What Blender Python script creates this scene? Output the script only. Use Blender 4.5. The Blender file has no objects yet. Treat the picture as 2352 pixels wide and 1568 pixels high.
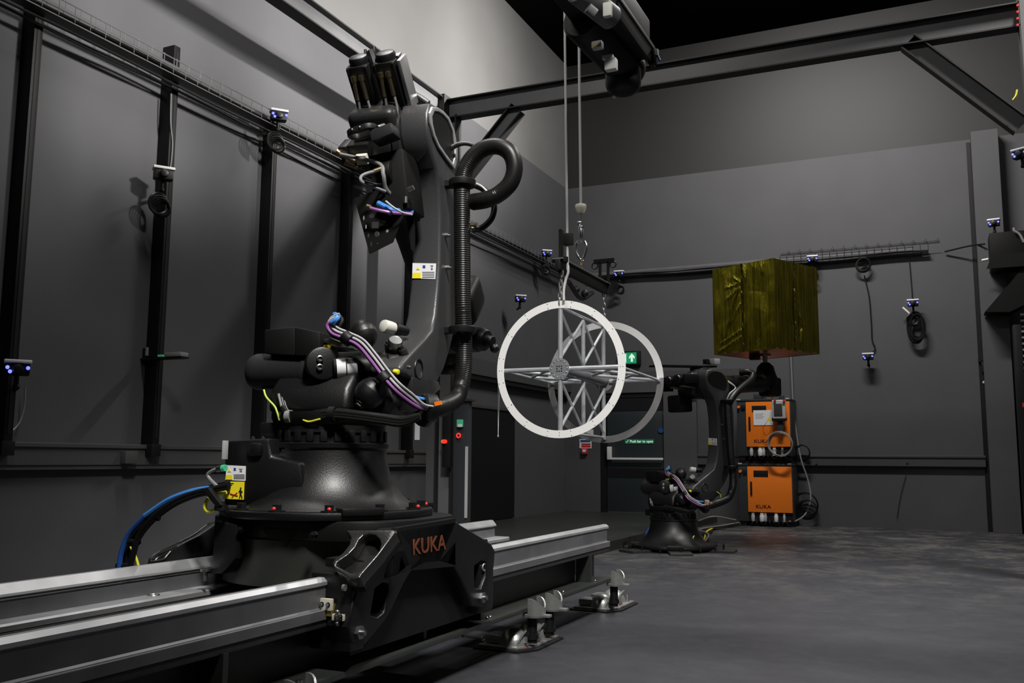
import bpy, bmesh, math, random
from mathutils import Vector as V, Matrix
random.seed(4)
PI=math.pi
S=bpy.context.scene
COL=S.collection
def R(d): return math.radians(d)

# ---------------------------------------------------------------- camera
FPX=2120.0; YAW,PITCH,ROLL=R(24.7),R(7.25),R(0.4); CX,CY=1176,784
CAM=V((0,0,1.0))
_F=V((-math.sin(YAW)*math.cos(PITCH),math.cos(YAW)*math.cos(PITCH),math.sin(PITCH)))
_r=V((math.cos(YAW),math.sin(YAW),0)); _u=_r.cross(_F)
RT=math.cos(ROLL)*_r+math.sin(ROLL)*_u; UP=-math.sin(ROLL)*_r+math.cos(ROLL)*_u
def ray(x,y): return RT*((x-CX)/FPX)-UP*((y-CY)/FPX)+_F
def on(x,y,ax,v):                                  # point of the place seen at a photo pixel, on the plane axis=v
    d=ray(x,y); t=(v-CAM[ax])/d[ax]; return CAM+d*t
def oX(x,y,v): return on(x,y,0,v)
def oY(x,y,v): return on(x,y,1,v)
def oZ(x,y,v): return on(x,y,2,v)
cd=bpy.data.cameras.new('camera'); cam=bpy.data.objects.new('camera',cd); COL.objects.link(cam)
cd.sensor_width=36; cd.lens=FPX/2352*36; cd.clip_start=.05; cd.clip_end=100
cam.matrix_world=Matrix(((RT.x,UP.x,-_F.x,CAM.x),(RT.y,UP.y,-_F.y,CAM.y),(RT.z,UP.z,-_F.z,CAM.z),(0,0,0,1)))
S.camera=cam

# ---------------------------------------------------------------- materials
def mat(name,col,rough=.5,metal=0,spec=.5,bump=0,bscale=40,var=0,vscale=3,emit=None,estr=0,coat=0,detail=4):
    m=bpy.data.materials.new(name); m.use_nodes=True; nt=m.node_tree; b=nt.nodes['Principled BSDF']
    c=(*col,1); b.inputs['Base Color'].default_value=c; b.inputs['Roughness'].default_value=rough
    b.inputs['Metallic'].default_value=metal; b.inputs['Specular IOR Level'].default_value=spec
    b.inputs['Coat Weight'].default_value=coat; b.inputs['Coat Roughness'].default_value=.32
    tc=nt.nodes.new('ShaderNodeTexCoord')
    if var:
        n=nt.nodes.new('ShaderNodeTexNoise'); n.inputs['Scale'].default_value=vscale; n.inputs['Detail'].default_value=detail
        nt.links.new(tc.outputs['Object'],n.inputs['Vector'])
        mr=nt.nodes.new('ShaderNodeMapRange'); mr.inputs['From Min'].default_value=.3; mr.inputs['From Max'].default_value=.7
        mr.inputs['To Min'].default_value=1-var; mr.inputs['To Max'].default_value=1+var
        nt.links.new(n.outputs['Fac'],mr.inputs['Value'])
        mx=nt.nodes.new('ShaderNodeVectorMath'); mx.operation='SCALE'; mx.inputs[0].default_value=col
        nt.links.new(mr.outputs['Result'],mx.inputs['Scale']); nt.links.new(mx.outputs['Vector'],b.inputs['Base Color'])
    if bump:
        n=nt.nodes.new('ShaderNodeTexNoise'); n.inputs['Scale'].default_value=bscale; n.inputs['Detail'].default_value=3
        nt.links.new(tc.outputs['Object'],n.inputs['Vector'])
        bp=nt.nodes.new('ShaderNodeBump'); bp.inputs['Strength'].default_value=bump; bp.inputs['Distance'].default_value=.01
        nt.links.new(n.outputs['Fac'],bp.inputs['Height']); nt.links.new(bp.outputs['Normal'],b.inputs['Normal'])
    if emit: b.inputs['Emission Color'].default_value=(*emit,1); b.inputs['Emission Strength'].default_value=estr
    return m
M={}
M['wall']=mat('dark grey wall paint',(.066,.066,.071),.7,var=.06,vscale=1.5,bump=.05,bscale=60)
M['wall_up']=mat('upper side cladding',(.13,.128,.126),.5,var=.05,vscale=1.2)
M['wall_upb']=mat('darkened upper back cladding',(.013,.013,.013),.6,var=.05,vscale=1.2)  # dark look of the wall top is put into the colour
M['ceil']=mat('black ceiling',(.0015,.0015,.0015),.95,spec=.02)
M['trim']=mat('dark trunking paint',(.06,.06,.062),.42)
M['trimd']=mat('black paint',(.008,.008,.009),.5,spec=.3)
M['door']=mat('dark green grey door paint',(.024,.031,.036),.45,var=.05)
M['black']=mat('black gloss robot paint',(.0035,.0035,.004),.42,spec=.45,bump=.12,bscale=160,coat=.12)
M['cast']=mat('black cast arm paint',(.018,.018,.019),.38,spec=.4,bump=.15,bscale=200,coat=.1)
M['blackm']=mat('matt black paint',(.005,.005,.0052),.5,spec=.3,bump=.05,bscale=100)
M['rub']=mat('black rubber',(.007,.007,.007),.4,spec=.32)
M['link']=mat('black cast link arm paint',(.040,.040,.042),.38,bump=.14,bscale=200,coat=.1)
M['castg']=mat('black glossy carriage casting',(.012,.012,.0125),.3,spec=.9,bump=.15,bscale=90,coat=.5)
M['dull']=mat('dull black plate',(.005,.005,.005),.55,spec=.2)
M['steel']=mat('steel beam grey',(.11,.11,.115),.5,var=.08,vscale=4)
M['flange']=mat('beam flange black',(.01,.01,.01),.55)
M['bed']=mat('track bed grey green paint',(.024,.027,.024),.38,var=.12,vscale=5,bump=.05)
M['rail']=mat('machined steel rail',(.58,.59,.61),.40,metal=.7,var=.12,vscale=7,bump=.05,bscale=12)
M['rail2']=mat('dull rail web',(.17,.17,.18),.42,metal=.5,var=.18,vscale=5)
M['chrome']=mat('bright metal',(.75,.75,.74),.2,metal=1)
M['galv']=mat('zinc plated steel',(.36,.37,.37),.35,metal=1)
M['brass']=mat('brass connector',(.72,.6,.36),.28,metal=1)
M['foot']=mat('cast grey foot',(.34,.35,.34),.36,metal=.7,bump=.2)
M['white']=mat('white plastic',(.72,.72,.70),.45)
M['ringw']=mat('white ring panel',(.80,.80,.79),.5)
M['ringg']=mat('grey ring panel',(.34,.34,.34),.35,metal=.6,var=.15,vscale=4)
M['alu']=mat('polished aluminium tube',(.55,.57,.60),.26,metal=.55,var=.12,vscale=9)
M['paper']=mat('white label',(.78,.79,.82),.5)
M['yellow']=mat('yellow label',(.85,.74,.02),.5)
M['yel2']=mat('yellow wire',(.75,.72,.05),.4)
M['lime']=mat('green yellow wire',(.45,.6,.12),.4)
M['orange']=mat('orange cabinet paint',(.86,.20,.012),.42,var=.03)
M['kuka']=mat('dull orange lettering',(.13,.036,.014),.5)
M['cab']=mat('charcoal cabinet paint',(.028,.032,.036),.45)
M['blue']=mat('blue hose',(.05,.22,.60),.35)
M['navy']=mat('dark blue hose',(.02,.08,.30),.35)
M['purple']=mat('purple cable',(.26,.10,.30),.4)
M['greyc']=mat('grey cable',(.20,.20,.20),.4)
M['lgrey']=mat('light grey cable',(.42,.42,.42),.4)
M['red']=mat('red paint',(.55,.03,.03),.4)
M['redglow']=mat('glowing red plastic',(.6,.03,.03),.4,emit=(1,.04,.02),estr=.8)  # glow added to a button and a knob that are no lamps
M['green']=mat('green sign',(.01,.27,.12),.4)
M['exit']=mat('lit green exit sign',(.01,.30,.12),.4,emit=(.0,.42,.15),estr=.35)
M['exitw']=mat('lit white sign symbol',(.8,.9,.85),.4,emit=(.75,1,.85),estr=.45)
M['led']=mat('blue led',(.1,.1,.8),.3,emit=(.10,.12,1),estr=3)
M['mint']=mat('green button',(.05,.4,.2),.4,emit=(.1,.6,.3),estr=.15)
M['bluesign']=mat('blue sign',(.02,.08,.25),.4)
M['screen']=mat('tablet screen',(.05,.05,.045),.2)
M['pol']=mat('polycarbonate cap',(.62,.62,.56),.35)
M['cream']=mat('cream bracket plate',(.62,.60,.50),.4)

def floor_mat():
    m=bpy.data.materials.new('painted concrete floor'); m.use_nodes=True; nt=m.node_tree; b=nt.nodes['Principled BSDF']
    tc=nt.nodes.new('ShaderNodeTexCoord')
    n1=nt.nodes.new('ShaderNodeTexNoise'); n1.inputs['Scale'].default_value=1.1; n1.inputs['Detail'].default_value=8; n1.inputs['Roughness'].default_value=.65
    n2=nt.nodes.new('ShaderNodeTexNoise'); n2.inputs['Scale'].default_value=5; n2.inputs['Detail'].default_value=10; n2.inputs['Roughness'].default_value=.75
    mp=nt.nodes.new('ShaderNodeMapping'); mp.inputs['Scale'].default_value=(1,1,1); mp.inputs['Rotation'].default_value=(0,0,.5)
    nt.links.new(tc.outputs['Object'],mp.inputs[0]); nt.links.new(mp.outputs[0],n1.inputs['Vector']); nt.links.new(mp.outputs[0],n2.inputs['Vector'])
    r=nt.nodes.new('ShaderNodeValToRGB'); r.color_ramp.elements[0].position=.3; r.color_ramp.elements[0].color=(.022,.0225,.027,1)
    r.color_ramp.elements[1].position=.75; r.color_ramp.elements[1].color=(.040,.041,.048,1)
    ad=nt.nodes.new('ShaderNodeMath'); ad.operation='MULTIPLY_ADD'; ad.inputs[1].default_value=.5; 
    nt.links.new(n2.outputs['Fac'],ad.inputs[0]); 
    h=nt.nodes.new('ShaderNodeMath'); h.operation='MULTIPLY'; h.inputs[1].default_value=.5; nt.links.new(n1.outputs['Fac'],h.inputs[0]); nt.links.new(h.outputs[0],ad.inputs[2])
    nt.links.new(ad.outputs[0],r.inputs[0])
    # dusty scuffs near the far wall
    n3=nt.nodes.new('ShaderNodeTexNoise'); n3.inputs['Scale'].default_value=2.2; n3.inputs['Detail'].default_value=12; n3.inputs['Roughness'].default_value=.8
    nt.links.new(tc.outputs['Object'],n3.inputs['Vector'])
    sx=nt.nodes.new('ShaderNodeSeparateXYZ'); nt.links.new(tc.outputs['Object'],sx.inputs[0])
    g=nt.nodes.new('ShaderNodeMapRange'); g.inputs['From Min'].default_value=.2; g.inputs['From Max'].default_value=6.0; nt.links.new(sx.outputs['Y'],g.inputs['Value'])
    t=nt.nodes.new('ShaderNodeMapRange'); t.inputs['From Min'].default_value=.47; t.inputs['From Max'].default_value=.62; nt.links.new(n3.outputs['Fac'],t.inputs['Value'])
    ml=nt.nodes.new('ShaderNodeMath'); ml.operation='MULTIPLY'; nt.links.new(g.outputs[0],ml.inputs[0]); nt.links.new(t.outputs[0],ml.inputs[1])
    m2=nt.nodes.new('ShaderNodeMath'); m2.operation='MULTIPLY'; m2.inputs[1].default_value=.75; nt.links.new(ml.outputs[0],m2.inputs[0])
    mix=nt.nodes.new('ShaderNodeMix'); mix.data_type='RGBA'; nt.links.new(m2.outputs[0],mix.inputs['Factor']); nt.links.new(r.outputs[0],mix.inputs['A']); mix.inputs['B'].default_value=(.15,.145,.13,1)
    nt.links.new(mix.outputs['Result'],b.inputs['Base Color'])
    rr=nt.nodes.new('ShaderNodeMapRange'); rr.inputs['To Min'].default_value=.38; rr.inputs['To Max'].default_value=.6; nt.links.new(n2.outputs['Fac'],rr.inputs['Value']); nt.links.new(rr.outputs[0],b.inputs['Roughness']); b.inputs['Specular IOR Level'].default_value=.3
    bp=nt.nodes.new('ShaderNodeBump'); bp.inputs['Strength'].default_value=.08; bp.inputs['Distance'].default_value=.01; nt.links.new(n2.outputs['Fac'],bp.inputs['Height']); nt.links.new(bp.outputs['Normal'],b.inputs['Normal'])
    return m
M['floor']=floor_mat()
def foil_mat():
    m=bpy.data.materials.new('gold thermal foil'); m.use_nodes=True; nt=m.node_tree; b=nt.nodes['Principled BSDF']
    b.inputs['Metallic'].default_value=1; b.inputs['Roughness'].default_value=.24
    tc=nt.nodes.new('ShaderNodeTexCoord')
    n=nt.nodes.new('ShaderNodeTexNoise'); n.inputs['Scale'].default_value=3; n.inputs['Detail'].default_value=6
    mp=nt.nodes.new('ShaderNodeMapping'); mp.inputs['Scale'].default_value=(15,15,.5); nt.links.new(tc.outputs['Object'],mp.inputs[0]); nt.links.new(mp.outputs[0],n.inputs['Vector'])
    r=nt.nodes.new('ShaderNodeValToRGB'); r.color_ramp.elements[0].position=.3; r.color_ramp.elements[0].color=(.17,.15,.008,1)
    r.color_ramp.elements[1].position=.75; r.color_ramp.elements[1].color=(.48,.42,.035,1)
    nt.links.new(n.outputs['Fac'],r.inputs[0]); nt.links.new(r.outputs[0],b.inputs['Base Color'])
    v=nt.nodes.new('ShaderNodeTexVoronoi'); v.feature='DISTANCE_TO_EDGE'; v.inputs['Scale'].default_value=1.7
    w=nt.nodes.new('ShaderNodeTexNoise'); w.inputs['Scale'].default_value=2; w.inputs['Detail'].default_value=4; nt.links.new(tc.outputs['Object'],w.inputs['Vector'])
    vm=nt.nodes.new('ShaderNodeVectorMath'); vm.operation='MULTIPLY_ADD'; vm.inputs[1].default_value=(.5,.5,.5); nt.links.new(w.outputs['Color'],vm.inputs[0]); nt.links.new(tc.outputs['Object'],vm.inputs[2]); nt.links.new(vm.outputs[0],v.inputs['Vector'])
    b1=nt.nodes.new('ShaderNodeBump'); b1.inputs['Strength'].default_value=.42; b1.inputs['Distance'].default_value=.06; nt.links.new(v.outputs['Distance'],b1.inputs['Height'])
    b2=nt.nodes.new('ShaderNodeBump'); b2.inputs['Strength'].default_value=.5; b2.inputs['Distance'].default_value=.05; nt.links.new(n.outputs['Fac'],b2.inputs['Height']); nt.links.new(b1.outputs[0],b2.inputs['Normal'])
    nt.links.new(b2.outputs[0],b.inputs['Normal'])
    return m
M['foil']=foil_mat()
M['foilb']=mat('bright gold tape',(.62,.55,.12),.18,metal=1)

# ---------------------------------------------------------------- mesh helpers
class MB:
    """collects shapes; build() links them as ONE mesh object"""
    def __init__(s): s.b=bmesh.new()
    def _add(s,verts,faces):
        vs=[s.b.verts.new(v) for v in verts]; out=[]
        for f in faces:
            try: out.append(s.b.faces.new([vs[i] for i in f]))
            except ValueError: pass
        return vs
    def box(s,c,sz,mx=None,bev=0,seg=2):
        t=bmesh.new(); bmesh.ops.create_cube(t,size=1)
        for v in t.verts: v.co=V((v.co.x*sz[0],v.co.y*sz[1],v.co.z*sz[2]))
        if bev: bmesh.ops.bevel(t,geom=t.edges[:],offset=min(bev,min(sz)*.45),segments=seg,affect='EDGES',profile=.6)
        T=Matrix.Translation(V(c)) @ (mx.to_4x4() if mx else Matrix())
        bmesh.ops.transform(t,matrix=T,verts=t.verts); s._merge(t); return s
    def bb(s,a,b,bev=0,seg=2):
        a=V(a);b=V(b); return s.box((a+b)/2,[abs(q) for q in (b-a)],None,bev,seg)
    def _merge(s,t):
        me=bpy.data.meshes.new('tmp'); t.to_mesh(me); t.free(); s.b.from_mesh(me); bpy.data.meshes.remove(me)
    def cyl(s,p0,p1,r0,r1=None,seg=24,cap=True,bev=0):
        p0=V(p0);p1=V(p1); r1=r0 if r1 is None else r1
        d=(p1-p0); L=d.length; q=d.to_track_quat('Z','Y').to_matrix()
        if bev:
            return s.lathe([(0,0),(r0-bev,0),(r0-bev*.3,bev*.3),(r0,bev),(r1,L-bev),(r1-bev*.3,L-bev*.3),(r1-bev,L),(0,L)],p0,q,seg)
        prof=[(r0,0),(r1,L)]
        if cap: prof=[(0,0)]+prof+[(0,L)]
        return s.lathe(prof,p0,q,seg)
    def lathe(s,prof,o=(0,0,0),q=None,seg=32):
        o=V(o); rings=[]
        for r,z in prof:
            if r<=1e-6:
                p=V((0,0,z)); p=(q@p if q else p)+o; rings.append([s.b.verts.new(p)])
            else:
                L=[]
                for i in range(seg):
                    a=2*PI*i/seg; p=V((r*math.cos(a),r*math.sin(a),z)); p=(q@p if q else p)+o; L.append(s.b.verts.new(p))
                rings.append(L)
        for A,B in zip(rings,rings[1:]):
            for i in range(seg):
                j=(i+1)%seg
                if len(A)==1 and len(B)==1: break
                f=[A[0],B[j],B[i]] if len(A)==1 else ([A[i],A[j],B[0]] if len(B)==1 else [A[i],A[j],B[j],B[i]])
                try: s.b.faces.new(f)
                except ValueError: pass
        return s
    def sph(s,c,r,sc=(1,1,1),seg=24,rg=14):
        m=Matrix.Translation(V(c))@Matrix.Diagonal((r*sc[0],r*sc[1],r*sc[2],1))
        bmesh.ops.create_uvsphere(s.b,u_segments=seg,v_segments=rg,radius=1,matrix=m); return s
    def tube(s,pts,r,seg=10,smooth=0,closed=False,cap=True,corr=0,pitch=.012):
        P=[V(p) for p in pts]
        if smooth: P=crv(P,smooth,closed)
        if corr: P=resamp(P,pitch/2)
        n=len(P); T=[]
        for i in range(n):
            if closed: t=P[(i+1)%n]-P[i-1]
            else: t=P[min(i+1,n-1)]-P[max(i-1,0)]
            T.append(t.normalized())
        u=T[0].orthogonal().normalized(); rings=[]
        for i in range(n):
            u=(u-T[i]*u.dot(T[i])).normalized(); w=T[i].cross(u)
            rr=r[i] if isinstance(r,(list,tuple)) else r
            if corr: rr=rr*(1+(corr if i%2 else 0))
            rings.append([s.b.verts.new(P[i]+(u*math.cos(2*PI*k/seg)+w*math.sin(2*PI*k/seg))*rr) for k in range(seg)])
        prs=list(zip(rings,rings[1:]))
        for A,B in prs:
            for k in range(seg):
                j=(k+1)%seg; s.b.faces.new([A[k],A[j],B[j],B[k]])
        if closed:
            A,B=rings[-1],rings[0]
            off=min(range(seg),key=lambda o:(A[0].co-B[o].co).length)
            for k in range(seg):
                j=(k+1)%seg; s.b.faces.new([A[k],A[j],B[(j+off)%seg],B[(k+off)%seg]])
        elif cap:
            s.b.faces.new(rings[0][::-1]); s.b.faces.new(rings[-1])
        return s
    def prism(s,out,d,holes=(),bev=0,seg=2,blind=None):
        """out: 3D outline (planar), extruded by vector d. holes: outlines cut through."""
        t=bmesh.new(); d=V(d); loops=[out]+list(holes); es=[]
        for L in loops:
            vs=[t.verts.new(V(p)) for p in L]
            es+=[t.edges.new((vs[i],vs[(i+1)%len(vs)])) for i in range(len(vs))]
        if holes: bmesh.ops.triangle_fill(t,use_beauty=True,use_dissolve=False,edges=es)
        else: t.faces.new(t.verts[:])
        base=t.faces[:]
        r=bmesh.ops.extrude_face_region(t,geom=base); vv=[g for g in r['geom'] if isinstance(g,bmesh.types.BMVert)]
        bmesh.ops.translate(t,vec=d,verts=vv)
        bmesh.ops.recalc_face_normals(t,faces=t.faces[:])
        if bev:
            t.normal_update()
            sh=[e for e in t.edges if len(e.link_faces)==2 and e.calc_face_angle(0)>R(50)]
            bmesh.ops.bevel(t,geom=sh,offset=bev,segments=seg,affect='EDGES',profile=.5,clamp_overlap=True)
        s._merge(t); return s
    def torus(s,c,ax,Rr,r,seg=32,rs=10):
        q=V(ax).to_track_quat('Z','Y').to_matrix(); c=V(c)
        return s.tube([q@V((Rr*math.cos(2*PI*i/seg),Rr*math.sin(2*PI*i/seg),0))+c for i in range(seg)],r,rs,closed=True)
    def bolt(s,p,ax,r=.012,h=.01,seg=6):
        p=V(p); ax=V(ax).normalized(); s.cyl(p,p+ax*h,r,seg=seg); s.cyl(p+ax*h*.9,p+ax*h*1.6,r*.5,seg=10); return s
    def text(s,txt,size,mx,ext=.001,sx=1.0):
        cu=bpy.data.curves.new('t','FONT'); cu.body=txt; cu.size=size; cu.extrude=ext; cu.align_x='LEFT'; cu.offset=size*.012; cu.resolution_u=3
        o=bpy.data.objects.new('t',cu); COL.objects.link(o)
        dg=bpy.context.evaluated_depsgraph_get(); me=bpy.data.meshes.new_from_object(o.evaluated_get(dg))
        me.transform(mx@Matrix.Diagonal((sx,1,1,1))); s.b.from_mesh(me); bpy.data.meshes.remove(me); bpy.data.objects.remove(o); bpy.data.curves.remove(cu); return s
    def build(s,name,m,root=None,local=False,ang=38,flat=False):
        b=s.b; bmesh.ops.recalc_face_normals(b,faces=b.faces[:])
        me=bpy.data.meshes.new(name)
        o=bpy.data.objects.new(name,me); COL.objects.link(o)
        if root is not None:
            top=root
            while top.parent: top=top.parent
            if not local: bmesh.ops.transform(b,matrix=WM(top).inverted(),verts=b.verts)
            o.parent=root
        else:
            c=V((0,0,0)); zs=min(v.co.z for v in b.verts)
            for v in b.verts: c+=v.co
            c/=len(b.verts); c.z=zs; bmesh.ops.translate(b,vec=-c,verts=b.verts); o.location=c
        b.to_mesh(me); b.free(); me.materials.append(M[m] if isinstance(m,str) else m)
        if not flat:
            for p in me.polygons: p.use_smooth=True
            me.set_sharp_from_angle(angle=R(ang))
        return o
def WM(o): return Matrix.LocRotScale(o.location,o.rotation_euler.to_quaternion(),o.scale)
def crv(P,n,closed=False):
    N=len(P); out=[]
    rng=range(N if closed else N-1)
    for i in rng:
        p0=P[i-1] if (i>0 or closed) else P[0]*2-P[1]; p1=P[i]; p2=P[(i+1)%N]; p3=P[(i+2)%N] if (i+2<N or closed) else P[-1]*2-P[-2]
        for k in range(n):
            t=k/n; out.append(.5*((2*p1)+(p2-p0)*t+(2*p0-5*p1+4*p2-p3)*t*t+(3*p1-p0-3*p2+p3)*t**3))
    if not closed: out.append(P[-1].copy())
    return out
def resamp(P,d):
    out=[P[0]]; acc=0
    for a,b in zip(P,P[1:]):
        L=(b-a).length; t=d-acc
        while t<=L and L>0: out.append(a+(b-a)*(t/L)); t+=d
        acc=L-(t-d)
    return out
def arc(cx,cy,r,a0,a1,n,ry=None):
    ry=ry or r
    return [(cx+r*math.cos(R(a0+(a1-a0)*i/n)),cy+ry*math.sin(R(a0+(a1-a0)*i/n))) for i in range(n+1)]
def rrect(x0,y0,x1,y1,r,n=4):
    return arc(x1-r,y1-r,r,0,90,n)+arc(x0+r,y1-r,r,90,180,n)+arc(x0+r,y0+r,r,180,270,n)+arc(x1-r,y0+r,r,270,360,n)
def tag(o,label=None,cat=None,group=None,kind=None):
    if label: o['label']=label
    if cat: o['category']=cat
    if group: o['group']=group
    if kind: o['kind']=kind
    return o
def thing(name,loc,label,cat,rz=0,group=None):
    o=bpy.data.objects.new(name,None); COL.objects.link(o); o.location=loc; o.rotation_euler=(0,0,rz); o.empty_display_size=.1
    return tag(o,label,cat,group)
def copy_tree(o,parent=None):
    c=o.copy(); COL.objects.link(c)
    if parent: c.parent=parent
    for ch in [x for x in COL.objects if x.parent==o]: copy_tree(ch,c)
    return c
def struct(mb,name,m,label,root=None,flat=True):
    o=mb.build(name,m,root,flat=flat)
    if root is None: o['kind']='structure'; o['label']=label
    return o
# ================================================================= THE ROOM
LW=-5.95; BW=15.3; RW=1.45; FWY=-3.0; CZ=8.25; SPL=5.9
struct(MB().bb((LW-.1,FWY-.1,-.1),(5.2,BW+.1,0)),'floor','floor','grey painted concrete floor with dusty scuffs near the far wall')
struct(MB().bb((LW-.1,FWY-.1,CZ),(5.2,BW+.1,CZ+.1)),'ceiling','ceil','black unlit ceiling high above the hall')
def ribbed(x0,x1,ya,yb,z0,z1,side):
    m=MB(); m.bb((x0-side*.1,ya,z0),(x0,yb,z1)); return m
w=struct(MB().bb((LW-.1,FWY,0),(LW,BW,SPL)),'wall_left','wall','dark grey lower left wall with black uprights in front of it')
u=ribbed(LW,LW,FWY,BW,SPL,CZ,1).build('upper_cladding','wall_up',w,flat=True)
w=struct(MB().bb((LW,BW,0),(RW+.4,BW+.1,SPL)),'wall_back','wall','dark grey far wall behind the two stacked orange cabinets')
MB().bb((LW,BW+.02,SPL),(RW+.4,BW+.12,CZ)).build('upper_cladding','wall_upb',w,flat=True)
w=struct(MB().bb((RW,9.5,0),(RW+.1,BW,SPL)),'wall_right','wall','dark grey right hand wall at the frame edge')
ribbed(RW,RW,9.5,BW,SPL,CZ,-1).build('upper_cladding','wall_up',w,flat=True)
struct(MB().bb((5.1,FWY,0),(5.2,9.5,CZ)),'wall_right','wall','dark grey wall to the right, outside the picture')
struct(MB().bb((LW,FWY-.1,0),(5.2,FWY,CZ)),'wall_front','wall','dark grey wall behind the viewer')
struct(MB().bb((RW,9.4,0),(5.2,9.5,CZ)),'wall_right_return','wall','dark grey return wall, outside the picture')
# box column on the back wall at the right
m=MB().bb((.66,BW-.28,0),(1.02,BW,SPL+.03),bev=.004)
struct(m,'trim_1','wall','boxed wall column at the right end of the far wall')
struct(MB().bb((.60,BW-.02,0),(.655,BW,SPL-.05)),'trim_2','trimd','narrow dark shadow gap beside the boxed wall column')  # flat black strip, the gap's shade put in as colour
# dado trunking
def trunk(name,p0,p1,axis,label):
    m=MB()
    if axis=='y': m.bb((LW,p0,.93),(LW+.07,p1,1.075),bev=.006); m.bb((LW,p0,1.06),(LW+.085,p1,1.095),bev=.006); m.bb((LW,p0,.90),(LW+.06,p1,.93))
    else: m.bb((p0,BW-.07,.93),(p1,BW,1.075),bev=.006); m.bb((p0,BW-.085,1.06),(p1,BW,1.095),bev=.006)
    return struct(m,name,'trim',label)
tl=trunk('trim_3',0,10.4,'y','dark dado trunking running along the left wall')
tb=trunk('trim_4',-3.95,.62,'x','dark dado trunking running along the far wall')
m=MB(); p=oX(292,1050,LW+.08); m.bb((LW+.06,p.y-.06,p.z-.05),(LW+.13,p.y+.06,p.z+.05),bev=.006)
tag(m.build('socket_box','trim'),'dark square socket box fixed on the left wall trunking','socket box')
m=MB()
for px,py in ((2083,1061),(1860,1058),(1875,1063)):
    p=oY(px,py,BW-.075); m.cyl(p,p-V((0,.012,0)),.014,seg=10)
tag(m.build('socket_stud','galv',tb),None)
# left wall far section: lintel band and dark recessed door
a=oX(1080,822,LW)
struct(MB().bb((LW,10.6,2.17),(LW+.12,BW,2.40),bev=.004),'trim_5','trim','wide dark lintel band on the left wall above the far doors')
struct(MB().bb((LW,10.6,2.10),(LW+.10,BW,2.17)),'trim_6','trimd','black shadow strip beneath the lintel band on the left wall')  # black bar painted in for the shade under the lintel
struct(MB().bb((LW,10.6,.12),(LW+.03,13.0,1.72),bev=.003),'door_2','trimd','black flush wall panel door far along the left wall')
struct(MB().bb((LW,10.6,1.72),(LW+.05,12.9,1.76)),'trim_7','trim','grey rail across the top of the black door on the left wall')
# black box column in the far left corner and door frame column
struct(MB().bb((LW,BW-.10,.11),(LW+.64,BW,2.38),bev=.003),'trim_8','wall','wide dark boxing between the corner and the exit door')
struct(MB().bb((-5.32,BW-.07,.11),(-5.2,BW,2.38),bev=.003),'trim_9','trimd','dark left jamb of the exit door')
struct(MB().bb((-5.2,BW-.10,2.14),(-4.0,BW,2.38),bev=.003),'trim_10','wall','dark head panel above the exit door')
struct(MB().bb((-4.18,BW-.10,.0),(-3.62,BW,2.38),bev=.003),'trim_11','wall','dark boxing between the exit door and the trunking')
struct(MB().bb((LW+.12,BW-.12,2.38),(-2.9,BW,2.50),bev=.003),'trim_12','trim','dark ledge running along the far wall above the exit door')
# raised deck
struct(MB().bb((LW,8.7,0),(-3.33,BW,.11),bev=.004),'trim_13','bed','low dark raised floor deck behind the end of the track')
# exit door
d=thing('door_1',oY(1462,1192,BW-.05)+V((0,0,.0)),'dark green grey exit door with a white push bar','door'); d['kind']='structure'; del d['category']
x0,x1=-5.19,-4.19
m=MB().bb((x0,BW-.06,.12),(x1,BW-.01,2.06),bev=.003); m.build('door_leaf','door',d)
MB().bb((x0,BW-.065,1.83),(x1,BW-.055,2.06)).bb((x0-.01,BW-.075,2.06),(x1+.01,BW-.01,2.14)).build('door_head','trimd',d)
m=MB().bb((x0+.02,BW-.13,1.00),(x1-.0,BW-.10,1.035),bev=.006).bb((x0+.02,BW-.14,1.0),(x0+.09,BW-.06,1.22),bev=.01); m.build('push_bar','white',d)
m=MB().bb((x0,BW-.065,.70),(x1,BW-.058,.86)); m.build('door_band','trimd',d)
MB().bb((x0,BW-.07,.11),(x1,BW-.05,.125)).build('threshold','galv',d)
s=MB().bb((-4.87,BW-.066,1.27),(-4.36,BW-.060,1.35)).build('push_sign','green',d)
fx=Matrix.Rotation(R(90),4,'X')
MB().text('Push bar to open',.062,Matrix.Translation((-4.78,BW-.068,1.292))@fx,.001,.95).tube([(-4.85,BW-.069,1.31),(-4.835,BW-.069,1.29),(-4.80,BW-.069,1.34)],.004,6).build('sign_lettering','exitw',s)  # printed lettering given a glow, though the door sign is no lamp
c=oY(1518,988,BW-.07); MB().cyl(c,c-V((0,.006,0)),.045).build('round_blue_sign','bluesign',d)
c=oY(1345,1020,BW-.1)
sg=thing('safety_notice',(c.x,c.y,c.z-.1),'white and red safety notice on the boxing left of the exit door','notice')
MB().bb((c.x-.11,c.y-.01,c.z-.07),(c.x+.11,c.y,c.z+.09)).build('notice_board','paper',sg)
MB().bb((c.x-.07,c.y-.014,c.z-.05),(c.x+.095,c.y-.01,c.z-.02)).bb((c.x-.07,c.y-.014,c.z-.01),(c.x+.095,c.y-.01,c.z+.015)).build('red_band','red',sg)
MB().bb((c.x-.09,c.y-.014,c.z+.04),(c.x+.09,c.y-.01,c.z+.075)).build('blue_band','bluesign',sg)
c=oY(1344,1035,BW-.1)
fa=thing('fire_alarm_point',(c.x,c.y,c.z-.06),'small red fire alarm call point under the safety notice','fire alarm')
MB().bb((c.x-.05,c.y-.05,c.z-.055),(c.x+.05,c.y,c.z+.045),bev=.006).build('alarm_housing','red',fa)
MB().bb((c.x-.03,c.y-.054,c.z-.02),(c.x+.03,c.y-.05,c.z+.025)).build('alarm_pane','paper',fa)
c=oY(1353,993,BW-.1)
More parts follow.
